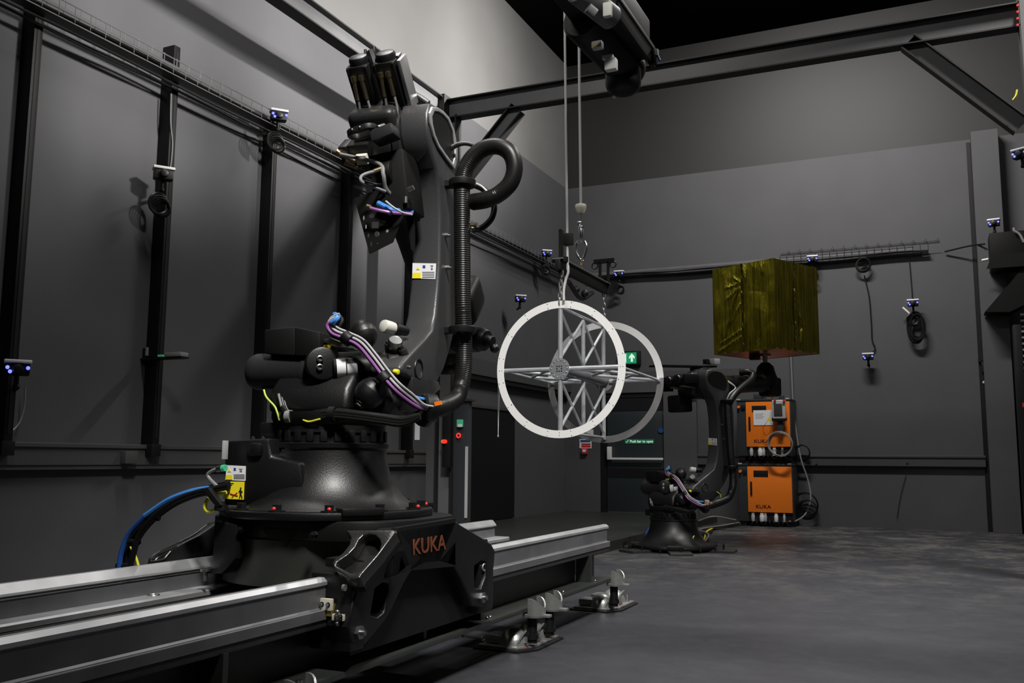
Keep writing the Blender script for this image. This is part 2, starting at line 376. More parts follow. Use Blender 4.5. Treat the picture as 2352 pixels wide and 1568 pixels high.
tag(MB().bb((c.x-.08,c.y-.01,c.z-.04),(c.x+.08,c.y,c.z+.05)).build('notice_sheet','paper'),'small white notice sheet above the red safety notice','notice')
c=oY(1341,905,BW-.1)
tag(MB().bb((c.x-.025,c.y-.02,c.z-.08),(c.x+.025,c.y,c.z+.06),bev=.008).build('red_sounder','red'),'small red alarm sounder high on the corner boxing','sounder')
c=oY(1445,822,BW-.06)
ex=thing('exit_sign',(c.x,c.y,c.z-.12),'green illuminated running-man exit sign above the exit door','sign')
MB().bb((c.x-.17,c.y-.03,c.z-.13),(c.x+.20,c.y+.05,c.z+.12),bev=.006).build('sign_housing','trimd',ex)
MB().bb((c.x-.16,c.y-.036,c.z-.10),(c.x+.14,c.y-.03,c.z+.09)).build('sign_face','exit',ex)
m=MB(); yy=c.y-.037; cx,cz=c.x+.06,c.z
m._add([(cx-.02,yy,cz-.07),(cx+.02,yy,cz-.07),(cx+.02,yy,cz+.005),(cx+.05,yy,cz-.02),(cx+.05,yy,cz+.02),(cx,yy,cz+.075),(cx-.05,yy,cz+.02),(cx-.05,yy,cz-.02),(cx-.02,yy,cz+.005)],[(0,1,2,8),(2,3,4,5),(8,2,5),(8,5,6,7)])
m.bb((c.x-.13,yy,c.z-.08),(c.x-.04,yy+.001,c.z+.07)); m.build('sign_symbol','exitw',ex,flat=True)
m=MB(); yy=c.y-.039; q=c.x-.085
m.cyl((q+.012,yy,cz+.045),(q+.012,yy+.001,cz+.045),.011,seg=12)
m.tube([(q+.008,yy,cz+.03),(q-.002,yy,cz-.01)],.009,6).tube([(q-.002,yy,cz-.01),(q+.02,yy,cz-.03),(q+.012,yy,cz-.06)],.006,6).tube([(q-.002,yy,cz-.01),(q-.012,yy,cz-.04),(q-.035,yy,cz-.045)],.006,6).tube([(q+.006,yy,cz+.02),(q+.03,yy,cz+.01)],.005,6).tube([(q+.006,yy,cz+.02),(q-.02,yy,cz+.012)],.005,6)
m.build('running_figure','green',ex)

# ================================================================= UPRIGHTS, TRAYS ON THE LEFT WALL
ups=[(4.36,4.9,'leftmost'),(5.69,4.52,'second'),(7.02,4.33,'third'),(8.35,4.43,'fourth'),(9.75,4.30,'fifth')]
names=['black steel upright on the left wall at the picture\'s left edge','black steel upright beside the coiled camera on the left wall','black steel upright below the camera with two blue lights on the tray','black steel upright directly left of the near robot\'s motors','black steel upright seen just left of the near robot\'s link arm']
for (y,zt,_),lb in zip(ups,names):
    t=thing('steel_upright',(LW,y,.0),lb,'upright',group='black uprights on the left wall')
    MB().bb((LW,y-.035,1.09),(LW+.13,y+.035,zt),bev=.004).build('strut','blackm',t)
    MB().bb((LW+.13,y-.012,1.15),(LW+.134,y+.012,zt-.05)).build('strut_slot','trimd',t)
    MB().bb((LW,y-.05,1.0),(LW+.14,y+.05,1.10),bev=.004).build('foot_bracket','blackm',t)
tr=thing('cable_tray',(LW,4,4.2),'long wire cable tray with black cables along the left wall','cable tray')
MB().bb((LW+.13,3.2,4.27),(LW+.15,BW-.25,4.33)).bb((LW+.13,3.2,4.19),(LW+.24,BW-.25,4.20)).build('tray_rail','trim',tr)
m=MB()
y=3.3
while y<BW-.3:
    m.tube([(LW+.14,y,4.40),(LW+.14,y,4.2),(LW+.25,y,4.2),(LW+.25,y,4.32)],.003,5); y+=.14
for x,z in ((LW+.14,4.39),(LW+.25,4.32),(LW+.25,4.25)): m.tube([(x,3.2,z),(x,BW-.3,z)],.003,5)
m.build('wire_mesh','steel',tr)
m=MB()
for k in range(5):
    pts=[(LW+.16+.018*k,3.2+i*.7,4.235+.008*math.sin(i*1.7+k)-(.03*k if k>3 else 0)) for i in range(18)]
    pts=[p for p in pts if p[1]<BW-.3]; m.tube(pts,.011,6,smooth=3)
for k in range(2):
    pts=[(LW+.15+.02*k,3.2+i*.66,4.13-.02*abs(math.sin(i*2.1+k))-.02*k) for i in range(12)]; m.tube(pts,.010,6,smooth=3)
m.build('cable_run','rub',tr)
tr=thing('cable_tray',(-5.4,BW,4.2),'long wire cable tray with looped cables along the far wall','cable tray')
MB().bb((-5.5,BW-.10,4.235),(-.2,BW-.08,4.275)).bb((-5.5,BW-.10,4.17),(-.1,BW,4.178)).build('tray_rail','steel',tr)
m=MB(); x=-2.2
while x<.1: m.tube([(x,BW-.02,4.20),(x,BW-.13,4.18),(x,BW-.13,4.30)],.004,5); x+=.11
for z,y in ((4.30,BW-.13),(4.36,BW-.02)): m.tube([(-2.2,y,z),(.15,y,z)],.004,5)
for k in range(14):
    x=-2.1+k*.17; m.tube([(x,BW-.02,4.36),(x+.03,BW-.05,4.40),(x+.05,BW-.02,4.34)],.003,5)
m.build('wire_mesh','blackm',tr)
m=MB()
for k in range(4): m.tube([(-5.4+i*.45,BW-.05-.015*k,4.21-.014*k+.012*math.sin(i*1.3+k*2)) for i in range(13)],.012,6,smooth=3)
m.tube([oY(2170,578,BW-.05),oY(2225,565,BW-.2),oY(2262,560,BW-.35)],.012,6,smooth=4)
m.build('cable_run','rub',tr)

# ================================================================= STEEL FRAME
fr=thing('portal_gantry',(-5.05,9.05,0),'black steel I-beam frame with knee braces spanning the hall','gantry')
def ibeam(mb,mf,p0,p1,h,w,side,up,tf=.014):
    """web into mb, flanges into mf; side= flange width dir, up= height dir"""
    p0=V(p0);p1=V(p1);side=V(side).normalized();up=V(up).normalized(); d=(p1-p0); L=d.length; dn=d.normalized()
    q=Matrix((dn,side,up)).transposed(); c=(p0+p1)/2
    mb.box(c,(L,.012,h-.002),q)
    for s in (-1,1): mf.box(c+up*s*(h/2-tf/2),(L,w,tf),q)
def beam(p0,p1,name='beam',h=.205,w=.14,side=(0,1,0),up=(0,0,1),label=None):
    a=MB();b=MB(); ibeam(a,b,p0,p1,h,w,side,up)
    o=a.build(name,'steel',fr,flat=True); b.build('flange','flange',o,flat=True)
    return o
zb=5.01; FY=9.05
beam((-5.0,FY,zb),(.84,FY,zb-.03),h=.23)
beam((-5.07,3.5,zb+.03),(-5.07,FY,zb+.03),side=(1,0,0),name='beam')
a=beam((-4.96,FY,0),(-4.96,FY,zb-.08),name='column',side=(0,1,0),up=(1,0,0),h=.2)
beam((.92,FY,0),(.92,FY,zb+.2),name='column',side=(0,1,0),up=(1,0,0),h=.18)
# knee braces
def kb(pa,pb,off=0):
    pa=V(pa);pb=V(pb); d=(pb-pa).normalized(); up=V((0,1,0)).cross(d); beam(pa,pb,name='knee_brace',h=.17,w=.12,side=(0,1,0),up=up)
kb(oY(1190,250,FY),oY(1040,440,FY)); kb(oY(2085,98,FY),oY(2345,290,FY))
MB().bb((-5.17,FY-.13,zb-.2),(-4.98,FY+.13,zb+.16),bev=.003).build('corner_plate','flange',fr)
m=MB()
for py in (15,30,45,60):
    p=oY(2337,py,FY-.09); m.cyl(p,p-V((0,.03,0)),.012,seg=6)
m.build('bolt_row','red',fr)
# control station on the left column
cp=oY(1058,1000,FY-.12)
st=thing('control_station',(cp.x,cp.y,1.0),'tall dark switch panel with green and red buttons on the left frame column','control panel')
MB().bb((-4.80,FY-.12,.05),(-4.62,FY-.04,1.62),bev=.004).build('panel','cab',st)
p=oY(1058,974,FY-.13); MB().bb((p.x-.035,p.y-.03,p.z-.03),(p.x+.035,p.y,p.z+.05),bev=.006).build('green_button','mint',st)
MB().bb((p.x-.015,p.y-.035,p.z-.03),(p.x+.035,p.y-.028,p.z+.0)).build('button_label','paper',st)
p=oY(1055,1000,FY-.13); m=MB().torus(p-V((0,.02,0)),(0,1,0),.022,.008,20,6); m.build('red_button','redglow',st)
p=oY(1070,1107,FY-.13); a0=oY(1072,1025,FY-.13);a1=oY(1067,1189,FY-.13)
MB().bb((a0.x-.016,FY-.135,a1.z),(a0.x+.012,FY-.12,a0.z)).build('marker_strip','lgrey',st)
MB().bb((-4.72,FY-.15,1.62),(-4.58,FY-.02,1.66),bev=.004).build('top_bracket','galv',st)
p=oY(1062,927,FY-.1); MB().bb((p.x-.04,p.y-.02,p.z-.0),(p.x+.0,p.y,p.z+.015)).build('indicator','mint',st)
p=oY(1027,1014,FY-.1)
sw=thing('isolator_switch',(p.x,p.y,p.z-.1),'black isolator housing with red and yellow knob on the left frame column','switch')
MB().bb((p.x-.03,p.y-.06,p.z-.28),(p.x+.07,p.y,p.z+.45),bev=.006).build('switch_housing','trimd',sw)
MB().cyl((p.x+.012,p.y-.06,p.z),(p.x+.012,p.y-.10,p.z),.022).build('red_knob','redglow',sw)
MB().cyl((p.x-.012,p.y-.06,p.z),(p.x-.012,p.y-.075,p.z),.022).build('yellow_ring','yellow',sw)
p=oY(960,993,FY-.1); q=oY(960,1010,FY-.1); q0=oY(959,975,FY-.1)
struct(MB().bb((-5.22,FY+.02,0),(-5.10,FY+.1,4.2)),'trim_14','wall','dark boxed duct behind the left frame column')
tag(MB().bb((p.x-.03,FY-.12,q.z),(p.x+.03,FY-.11,q0.z+.06)).build('paper_tag','paper'),'narrow white paper tag on the column behind the near robot','tag')
# ================================================================= THE ROBOTS
class FRM:
    def __init__(s,o,deg):
        s.o=V(o); a=R(deg); s.a=a; s.e=[V((math.cos(a),math.sin(a),0)),V((-math.sin(a),math.cos(a),0)),V((0,0,1))]
    def __call__(s,x,y,ax,v):
        n=s.e[ax]; d=ray(x,y); t=(v-(CAM-s.o).dot(n))/d.dot(n); p=CAM+d*t-s.o; return V([p.dot(k) for k in s.e])
O1=V((-2.53,3.52,.745)); F1=FRM(O1,8)
p2=oZ(1547,1256,0.03); F2=FRM((p2.x,p2.y,.035),-28)
X=lambda px,py,v: F1(px,py,0,v)
Y=lambda px,py,v: F1(px,py,1,v)
def robot(name,label):
    r=thing(name,(0,0,0),label,'robot')
    return r
r1=thing('industrial_robot',O1,'large black robot arm on the track carriage in the foreground','robot',R(8))
L=dict(local=True)
# --- base: flared foot, flange plate, connector box
m=MB().lathe([(0,.034),(.415,.034),(.40,.042),(.373,.055),(.335,.085),(.297,.135),(.272,.19),(.258,.25),(.254,.29),(.262,.298),(.264,.316),(.25,.322),(0,.322)],seg=64)
base=m.build('base','black',r1,**L)
out=[]
for i in range(8):
    a=R(22.5+45*i); rr=.475
    for da in (-R(9),R(9)): out.append((rr*math.cos(a+da),rr*math.sin(a+da),0))
m=MB().prism(out,(0,0,.032),bev=.006)
for i in range(4):
    a=R(45+90*i); q=Matrix.Rotation(a,3,'Z'); m.box(q@V((.42,0,.035)),(.12,.18,.03),q,bev=.006)
m.build('base_flange','black',r1,**L)
for i in range(12):
    a=R(-100+i*30+8); p=V((.42*math.cos(a),.42*math.sin(a),.032)); fb_=MB().cyl(p,p+V((0,0,.007)),.034,seg=20).cyl(p+V((0,0,.007)),p+V((0,0,.03)),.021,seg=6).build('flange_bolt','blackm',r1,**L)
    q=p*1.055
    if i%3!=2: MB().sph(V((q.x,q.y,.045)),.009,(1,1,1),8,6).build('paint_mark','red',fb_,**L)
o=[Y(515,1012,-.30),Y(618,1006,-.30),Y(622,1048,-.30),Y(690,1062,-.30),Y(700,1155,-.30),Y(513,1160,-.30)]
m=MB().prism(o,(0,.46,0),bev=.014)
m.box(Y(597,1033,-.27),(.07,.1,.06),bev=.02)
cb=m.build('connector_box','black',r1,**L)
m=MB()
for px in (581,604): p=Y(px,1005,-.2); m.bolt(p-V((0,0,.006)),(0,0,1),.010,.008)
m.build('box_screws','galv',r1,**L)
def quad(f,pts,v,ax,th=.002,sgn=-1):
    P=[f(px,py,ax,v) for px,py in pts]; d=V((0,0,0)); d[ax]=sgn*th; return MB().prism(P,d)
lb=quad(F1,[(521,1068),(565,1070),(564,1104),(518,1102)],-.303,1).build('warning_label','paper',r1,**L)
def squares(f,lst,v,ax,m,parent,name,sgn=-1):
    mb=MB()
    for pts in lst:
        P=[f(px,py,ax,v) for px,py in pts]; d=V((0,0,0)); d[ax]=sgn*.001; mb.prism(P,d)
    return mb.build(name,m,parent,local=True,flat=True)
rect=lambda a,b,c,d:[(a,b),(c,b),(c,d),(a,d)]
squares(F1,[rect(519,1090,534,1101)],-.3055,1,'yellow',lb,'yellow_panel')
squares(F1,[[(527,1076),(531,1083),(523,1083)]],-.3055,1,'yellow',lb,'warning_triangle')
squares(F1,[rect(537,1089+k*3,562,1090+k*3) for k in range(4)]+[rect(549,1076,557,1077),rect(551,1079,556,1083)],-.3055,1,'greyc',lb,'label_print')
squares(F1,[rect(537,1074,542,1080)],-.3055,1,'bluesign',lb,'label_mark')
ly=quad(F1,[(515,1105),(562,1106),(560,1147),(513,1145)],-.303,1).build('danger_label','yellow',r1,**L)
squares(F1,[rect(520,1109,537,1110.5),rect(525,1113,533,1114.3)],-.3055,1,'trimd',ly,'label_print')
mb=MB()
P=lambda a,b:F1(a,b,1,-.3065)
mb.tube([P(552.5,1124),P(553,1132)],.0040,6).tube([P(553,1132),P(550,1143)],.0022,6).tube([P(553,1132),P(556,1143)],.0022,6).tube([P(548,1130),P(552,1124),P(557,1130)],.0016,6).sph(P(553,1120.5),.0035,(1,1,1),8,6)
mb.build('standing_figure','trimd',ly,**L)
mb=MB().tube([P(529,1133),P(538,1136),P(545,1131)],.0022,6).tube([P(538,1136),P(533,1142)],.0018,6).tube([P(538,1136),P(546,1138)],.0018,6).sph(P(527,1131),.003,(1,1,1),8,6)
mb.build('falling_figure','red',ly,**L)
# --- turret
m=MB().lathe([(0,.322),(.240,.322),(.240,.36),(.248,.365),(.248,.40),(.258,.41),(.268,.43),(.268,.455),(0,.455)],seg=64)
for i in range(26):
    a=2*PI*i/26; q=Matrix.Rotation(a,3,'Z'); m.box(q@V((.245,0,.35)),(.02,.03,.05),q,bev=.004)
m.build('slewing_ring','blackm',r1,**L)
def yz(pts,x): return [V((x,y,z)) for y,z in pts]
m=MB()
m.prism(yz([(-.20,.45),(.34,.45),(.42,.52),(.40,.60),(.30,.70),(.16,.76),(.02,.74),(-.10,.64),(-.18,.56)],-.22),(.40,0,0),bev=.03,seg=3)
m.prism([V((x,-.05,z)) for x,z in ((-.25,.43),(.30,.43),(.34,.50),(.30,.60),(.12,.62),(-.2,.60),(-.27,.52))],(0,.33,0),bev=.015,seg=3)
col=m.build('rotating_column','black',r1,**L)
# cheek carrying the link arm (outer bracket curve right of the column)
m=MB()
ch=[X(px,py,.39) for px,py in ((948,866),(990,870),(1008,876),(1013,893),(996,907),(985,930),(962,944),(948,944))]
m.prism(ch,(-.07,0,0),bev=.006); m.build('column_bracket','castg',r1,**L)
# --- black top cover box and balancer drum
m=MB(); yb=-.02
m.prism([Y(607,757,-.14),Y(677,750,-.14),Y(677,816,-.14),Y(607,812,-.14)],(.0,.22,0),bev=.006)
m.prism([Y(677,751,-.14),Y(735,762,-.14),Y(735,818,-.14),Y(677,816,-.14)],(.0,.18,0),bev=.006)
m.build('motor_cover','blackm',r1,**L)
def cylp(m,pa,pb,r0,r1_=None,bev=.01,seg=40): return m.cyl(pa,pb,r0,r1_,seg=seg,bev=bev)
A=Y(583,846,-.05); B=Y(718,850,-.05); ax=(B-A).normalized()
m=MB(); m.lathe([(0,-.012),(.06,-.01),(.075,0),(.084,.02),(.086,.04),(.084,(B-A).length-.03),(.09,(B-A).length-.02),(.09,(B-A).length)],A-V((0,0,.015)),ax.to_track_quat('Z','Y').to_matrix(),44)
m.cyl(B-V((0,0,.015))-ax*.002,B+ax*.002-V((0,0,.015)),.088)
m.prism([Y(590,880,-.10),Y(745,880,-.10),Y(745,945,-.10),Y(640,955,-.10)],(0,.3,0),bev=.02)
m.build('balancer_cylinder','cast',r1,**L)
# flange at drum end, facing right and towards the viewer
nf=V((.62,-.78,0)).normalized(); c=Y(742,834,-.17)
qf=nf.to_track_quat('Z','Y').to_matrix()
m=MB().lathe([(0,-.09),(.068,-.09),(.073,-.06),(.076,-.015),(.072,-.003),(.064,0),(0,0)],c,qf,44)
fl=m.build('end_flange','black',r1,**L)
m=MB()
for dz in (.019,-.019):
    p=c+V((-.012,-.01,dz)); m.lathe([(.0145,0),(.0145,.012),(.010,.014),(.009,.006),(0,.006)],p,qf,20)
m.build('flange_bolt','galv',fl,**L)
# motor barrel with paper labels, running right from the flange
a=Y(765,846,-.12); b=Y(890,838,.0)
m=MB().cyl(a,b,.049,seg=36,bev=.006).cyl(b,b+(b-a).normalized()*.06,.058,seg=36,bev=.006)
bar=m.build('motor_barrel','blackm',r1,**L)
d=(b-a).normalized(); m=MB(); qb=d.to_track_quat('Z','Y').to_matrix()
def band(m,c0,c1,r,a0,a1,n=10):
    # curved label on barrel; angle measured so that label faces the viewer
    view=(V((2.0,-3.8,.25))-a).normalized(); u=(view-d*view.dot(d)).normalized(); w=d.cross(u)
    vs=[]; 
    for i in range(n+1):
        t=R(a0+(a1-a0)*i/n); n_=u*math.cos(t)+w*math.sin(t)
        vs+= [a+d*c0+n_*r, a+d*c1+n_*r]
    m._add(vs,[(2*i,2*i+1,2*i+3,2*i+2) for i in range(n)])
band(m,.015,.055,.0500,-55,55); band(m,.06,.105,.0503,-20,60)
m.build('paper_label','paper',bar,**L)
# --- accumulators
for i,(px,py,r,yy) in enumerate(((835,768,.062,-.05),(850,903,.067,-.12))):
    c=Y(px,py,yy); m=MB()
    ax=(V((.35,-.1,-.9)) if i==0 else V((-.45,-.5,-.75))).normalized(); q=ax.to_track_quat('Z','Y').to_matrix()
    m.lathe([(0,-r*1.12),(r*.45,-r*1.03),(r*.8,-r*.75),(r*.98,-r*.3),(r,-.004),(r*1.015,0),(r,.004),(r*.97,r*.3),(r*.8,r*.68),(r*.5,r*.95),(r*.36,r*1.0)],c,q,40)
    o=m.build('accumulator','black',r1,**L)
    MB().cyl(c+ax*r*.95,c+ax*r*1.22,r*.30,seg=6,bev=.002).cyl(c+ax*r*.9,c+ax*r*1.02,r*.42,seg=24).build('valve_nut','cast',o,**L)
# pressure gauge, white cap, fittings
c=Y(908,785,-.02); q=V((.45,-.62,.64)).normalized().to_track_quat('Z','Y').to_matrix()
m=MB().lathe([(0,-.03),(.03,-.03),(.034,-.02),(.034,.012),(.031,.017),(.028,.012),(0,.011)],c,q,32); g=m.build('pressure_gauge','galv',r1,**L)
c=Y(884,749,.05); q=V((-.38,-.92,.1)).normalized().to_track_quat('Z','Y').to_matrix()
m=MB().lathe([(.028,-.07),(.031,-.035),(.031,.0),(.028,.010),(.018,.014),(0,.015)],c,q,32).build('white_cap','pol',r1,**L)
MB().cyl(c-q@V((0,0,.05))+V((.01,0,0)),c-q@V((0,0,.12))+V((.02,0,0)),.03,.022,bev=.004).build('cap_holder','blackm',r1,**L)
def pipe(pts,r,name,m,par=r1,sm=6,seg=8,**k): return MB().tube(pts,r,seg,smooth=sm,**k).build(name,m,par,local=True)
m=MB()
for (px,py,r,h,vx) in ((885,830,.028,.05,(.4,-.5,.7)),(905,808,.022,.06,(.5,-.4,.8)),(928,812,.02,.05,(-.2,-.5,.8)),(892,800,.016,.05,(.1,-.5,.9)),(872,838,.03,.05,(.9,-.3,.2))):
    c=Y(px,py,-.0); v=V(vx).normalized(); m.cyl(c-v*h/2,c+v*h/2,r,seg=18,bev=.003); m.cyl(c+v*h/2,c+v*(h/2+.012),r*.6,seg=6)
m.build('hydraulic_fitting','cast',r1,**L)
c=Y(905,853,-.12); m=MB().cyl(c,c+V((.024,-.006,-.004)),.012,bev=.003).build('yellow_plug','yellow',r1,**L)
MB().cyl(c-V((.045,-.006,0)),c,.009).build('plug_stem','galv',r1,**L)
c=Y(752,797,-.12); MB().box(c,(.028,.03,.018),bev=.005).build('orange_connector','yellow',r1,**L)
MB().cyl(c-V((0,0,.035)),c-V((0,0,.008)),.010).build('connector_stem','galv',r1,**L)
m=MB().prism([Y(735,783,-.10),Y(757,775,-.10),Y(788,788,-.1),Y(805,800,-.1),Y(770,797,-.1)],(0,.12,0.0),bev=.002).build('bracket_plate','galv',r1,**L)

# --- link arm: side outline on x'=.38, thickness .15
XL=.385
outline=[X(px,py,XL) for px,py in ((990,237),(984,258),(984,300),(991,345),(1003,385),(1010,430),(1013,500),(1012,600),(1008,660),(1002,722),(994,757),(978,776),(950,805),(927,830),(920,846),(924,860),(940,868))]
def bez(p0,p1,p2,n=6): return [p0*(1-t)**2+p1*2*t*(1-t)+p2*t*t for t in [i/n for i in range(n+1)]]
A2c=V((XL,.15,.675)); A3c=X(1016,322,XL)
back=[X(px,py,XL) for px,py in ((975,890),(1004,882),(1020,850),(1034,805),(1045,760),(1053,700),(1056,600),(1057,500),(1053,440),(1047,400),(1050,370),(1046,330),(1034,290),(1018,258),(1004,243))]
outl=outline+back
lk=MB()
lk.prism(outl,(-.155,0,0),bev=.018,seg=4)
link=lk.build('link_arm','link',r1,**L)
# bright rim and dark recess at the elbow end of the link
hole=[X(px,py,XL) for px,py in ((1003,257),(993,256),(988,268),(989,285),(995,310),(1005,333),(1020,355),(1036,376),(1041,360),(1041,335),(1035,300),(1025,276),(1014,264))]
ctr=sum(hole,V())/len(hole)
rimo=[ctr+(p-ctr)*1.20 for p in hole]
m=MB().prism([p+V((.001,0,0)) for p in rimo],(.012,0,0),holes=[[p+V((.001,0,0)) for p in hole]],bev=.003)
m.build('machined_rim','rail',link,**L)
m=MB().prism([ctr+(p-ctr)*1.0+V((.002,0,0)) for p in hole],(.004,0,0)); m.build('recess_cover','blackm',link,**L)
# bottom joint boss with curved bright edge
c=X(955,846,XL); m=MB().torus(c+V((.001,.03,.0)),(1,0,0),.045,.006,36,8)
m.build('pivot_cap','black',link,**L)
m=MB().bolt(X(930,843,XL)+V((.012,0,0)),(1,0,0),.011,.012).build('pivot_bolt','galv',link,**L)
m=MB()
for px,py in ((1024,615),(1022,541)): m.bolt(X(px,py,XL),(1,0,0),.012,.02)
m.build('link_bolt','galv',link,**L)
# label on the link front (edge) face
def edgep(px,py): # the face is x'-z plane at the y' of the link front
    return Y(px,py,.245)
yl=X(1010,622,XL).y-.003
lp=quad(F1,[(948,604),(1002,605),(1000,641),(947,639)],yl,1).build('warning_label','paper',r1,**L)
squares(F1,[rect(948,626,967,639)],yl-.003,1,'yellow',lp,'yellow_panel')
squares(F1,[[(960,611),(964,619),(956,619)]],yl-.003,1,'yellow',lp,'warning_triangle')
squares(F1,[rect(970,624+k*4,998,625+k*4) for k in range(4)]+[rect(989,609,995,611),rect(990,614,994,619)],yl-.003,1,'greyc',lp,'label_print')
squares(F1,[rect(971,609,977,615)],yl-.003,1,'bluesign',lp,'label_mark')

# --- hose on the link side
XH=.47
def rngclamp(px,py,name='hose_clamp'):
    c=X(px,py,XH); c=V((XH,c.y,c.z)); m=MB().lathe([(.045,-.016),(.066,-.016),(.068,-.01),(.068,.014),(.064,.018),(.045,.018)],c,None,40)
    m.bb((XL,c.y-.03,c.z-.014),(c.x,c.y+.03,c.z+.014)); return m.build(name,'blackm',r1,**L)
rngclamp(1062,421); rngclamp(1062,758)
col_=[Y(988,937,.05),Y(1012,936,.10)]+[X(px,py,XH) for px,py in ((1046,917),(1059,885),(1065,845),(1066,800),(1065,757),(1063,700),(1062,600),(1061,500),(1061,425))]
MB().tube(col_,.040,20,smooth=8,corr=.05,pitch=.011).build('conduit_hose','rub',r1,**L)
yh=X(1062,421,XH).y
Yh=lambda px,py,dy=0: Y(px,py,yh+dy)
lp_=[Yh(1062,421),Yh(1068,392),Yh(1085,362),Yh(1112,341),Yh(1145,336),Yh(1172,352),Yh(1182,385),Yh(1172,420),Yh(1145,446),Yh(1115,459),Yh(1085,464,.03)]
hu=MB().tube(lp_,.041,20,smooth=8,corr=.045,pitch=.011).build('upper_conduit_loop','rub',r1,**L)
for k,(c1,dz,mm) in enumerate((( (1022,360),0,'rub'),((1026,352),.0,'lime'),((1030,346),0,'greyc'))):
    P=[Yh(1020+2*k,362-3*k,.05),Yh(1035,343-3*k,.05),Yh(1060,331-2*k,.05),Yh(1085,334-k,.06),Yh(1105,352,.08)]
    pipe(P,.010 if k==0 else .006,'elbow_cable',mm)
P=[Yh(1085,423,.08),Yh(1112,436,.08),Yh(1134,468,.08),Yh(1130,500,.08),Yh(1108,523,.08),Yh(1085,528,.06)]
pipe(P,.016,'elbow_cable','rub'); P=[p+V((0,-.014,.008)) for p in P]; pipe(P,.006,'elbow_cable','lgrey')
MB().cyl(Yh(1080,518,.05),Yh(1096,516,.05),.012).build('cable_gland','brass',r1,**L)
# lower hose elbow, clamp bracket, and hose end with cables
c=X(1003,938,XH); d=V((-.72,-.62,.0)).normalized(); q=d.to_track_quat('Z','Y').to_matrix()
c=Y(985,937,.03); 
m=MB().lathe([(.05,-.035),(.062,-.03),(.066,-.01),(.066,.02),(.058,.03),(.048,.03),(.044,.012),(0,.012)],c,q,36).build('hose_end_collar','black',r1,**L)
MB().prism([Y(920,945,.0),Y(998,935,.0),Y(990,962,.0),Y(975,982,.0),Y(960,977,.0)],(0,.05,0),bev=.006).build('hose_bracket','black',r1,**L)
MB().box(Y(1012,927,-.02)+V((0,-.03,0)),(.03,.012,.018),Matrix.Rotation(R(-12),3,'Y')).build('orange_tag','orange',r1,**L)
# cable bundle sweeping from top to hose end
B0=[(773,733),(752,745),(762,765),(790,777),(822,793),(850,825),(878,862),(905,893),(935,918),(962,935),(985,940)]
offs=[(0,0,'purple',.0075,-.18),(7,-7,'lgrey',.0065,-.17),(5,-3,'rub',.009,-.16),(11,-9,'rub',.008,-.15),(13,-13,'lgrey',.005,-.17),(3,6,'rub',.008,-.14)]
for dx,dy,mm,r,yy in offs:
    P=[]
    for i,(px,py) in enumerate(B0):
        t=i/(len(B0)-1); y0=yy if i<8 else yy+(.16)*(i-7)/3
        P.append(Y(px+dx*(1 if i>1 else .5),py+dy*(1 if i<9 else .5),y0))
    pipe(P,r,'cable',mm)
pipe([Y(920,897,-.12),Y(935,905,-.1),Y(958,914,-.05),Y(975,917,.0)],.009,'cable','blue')
pipe([Y(768,722,-.14),Y(776,726,-.16),Y(772,734,-.18),Y(762,741,-.18)],.012,'cable','blue')
pipe([Y(776,722,-.13),Y(785,735,-.14),Y(778,755,-.15),Y(795,772,-.1)],.010,'cable','rub')
for (px,py,rz) in ((798,777,-35),(883,868,-45)):
    c=Y(px,py,-.165); q=Matrix.Rotation(R(rz+90),3,'Y'); m=MB(); dd=V((math.cos(R(rz)),0,math.sin(R(rz))))
    m.cyl(c-dd*.022,c+dd*.022,.031,seg=24,bev=.004); m.build('cable_cuff','blackm',r1,**L)
# bundle round the slewing ring
pts=[(648,935),(668,955),(700,957),(760,948),(820,953),(880,961),(925,966),(965,955)]
for k in range(6):
    P=[Y(px,py+(-6+3*k)*(1 if 1<i<7 else .4),-.235-.012*(k%2)) for i,(px,py) in enumerate(pts)]
    pipe(P,.010,'cable',['rub','rub','greyc','rub','rub','rub'][k])
for k in range(5):
    P=[Y(640+3*k,905+4*k,-.2),Y(645+3*k,925+3*k,-.22),Y(650+4*k,942+2*k,-.24),Y(665,957-2*k,-.25)]
    pipe(P,.006,'cable','rub' if k%2 else 'greyc')
pipe([Y(606,895,-.18),Y(612,912,-.2),Y(630,932,-.22),Y(636,945,-.23),Y(642,965,-.23)],.0045,'earth_wire','lime')
pipe([Y(696,964,-.26),Y(710,968,-.26),Y(735,962,-.26)],.004,'earth_wire','yel2')
MB().cyl(Y(664,956,-.24)-V((.012,0,0)),Y(664,956,-.24)+V((.012,0,0)),.028).build('cable_sleeve','greyc',r1,**L)
MB().cyl(Y(765,951,-.24)-V((.015,0,0)),Y(765,951,-.24)+V((.015,0,0)),.034).build('cable_cuff','blackm',r1,**L)
m=MB()
for px,py,w,h in ((640,985,60,26),(632,1000,40,14)):
    c=Y(px,py,-.12); m.box(c,(w/480,.12,h/480),bev=.008)
m.build('axis_stop','blackm',r1,**L)
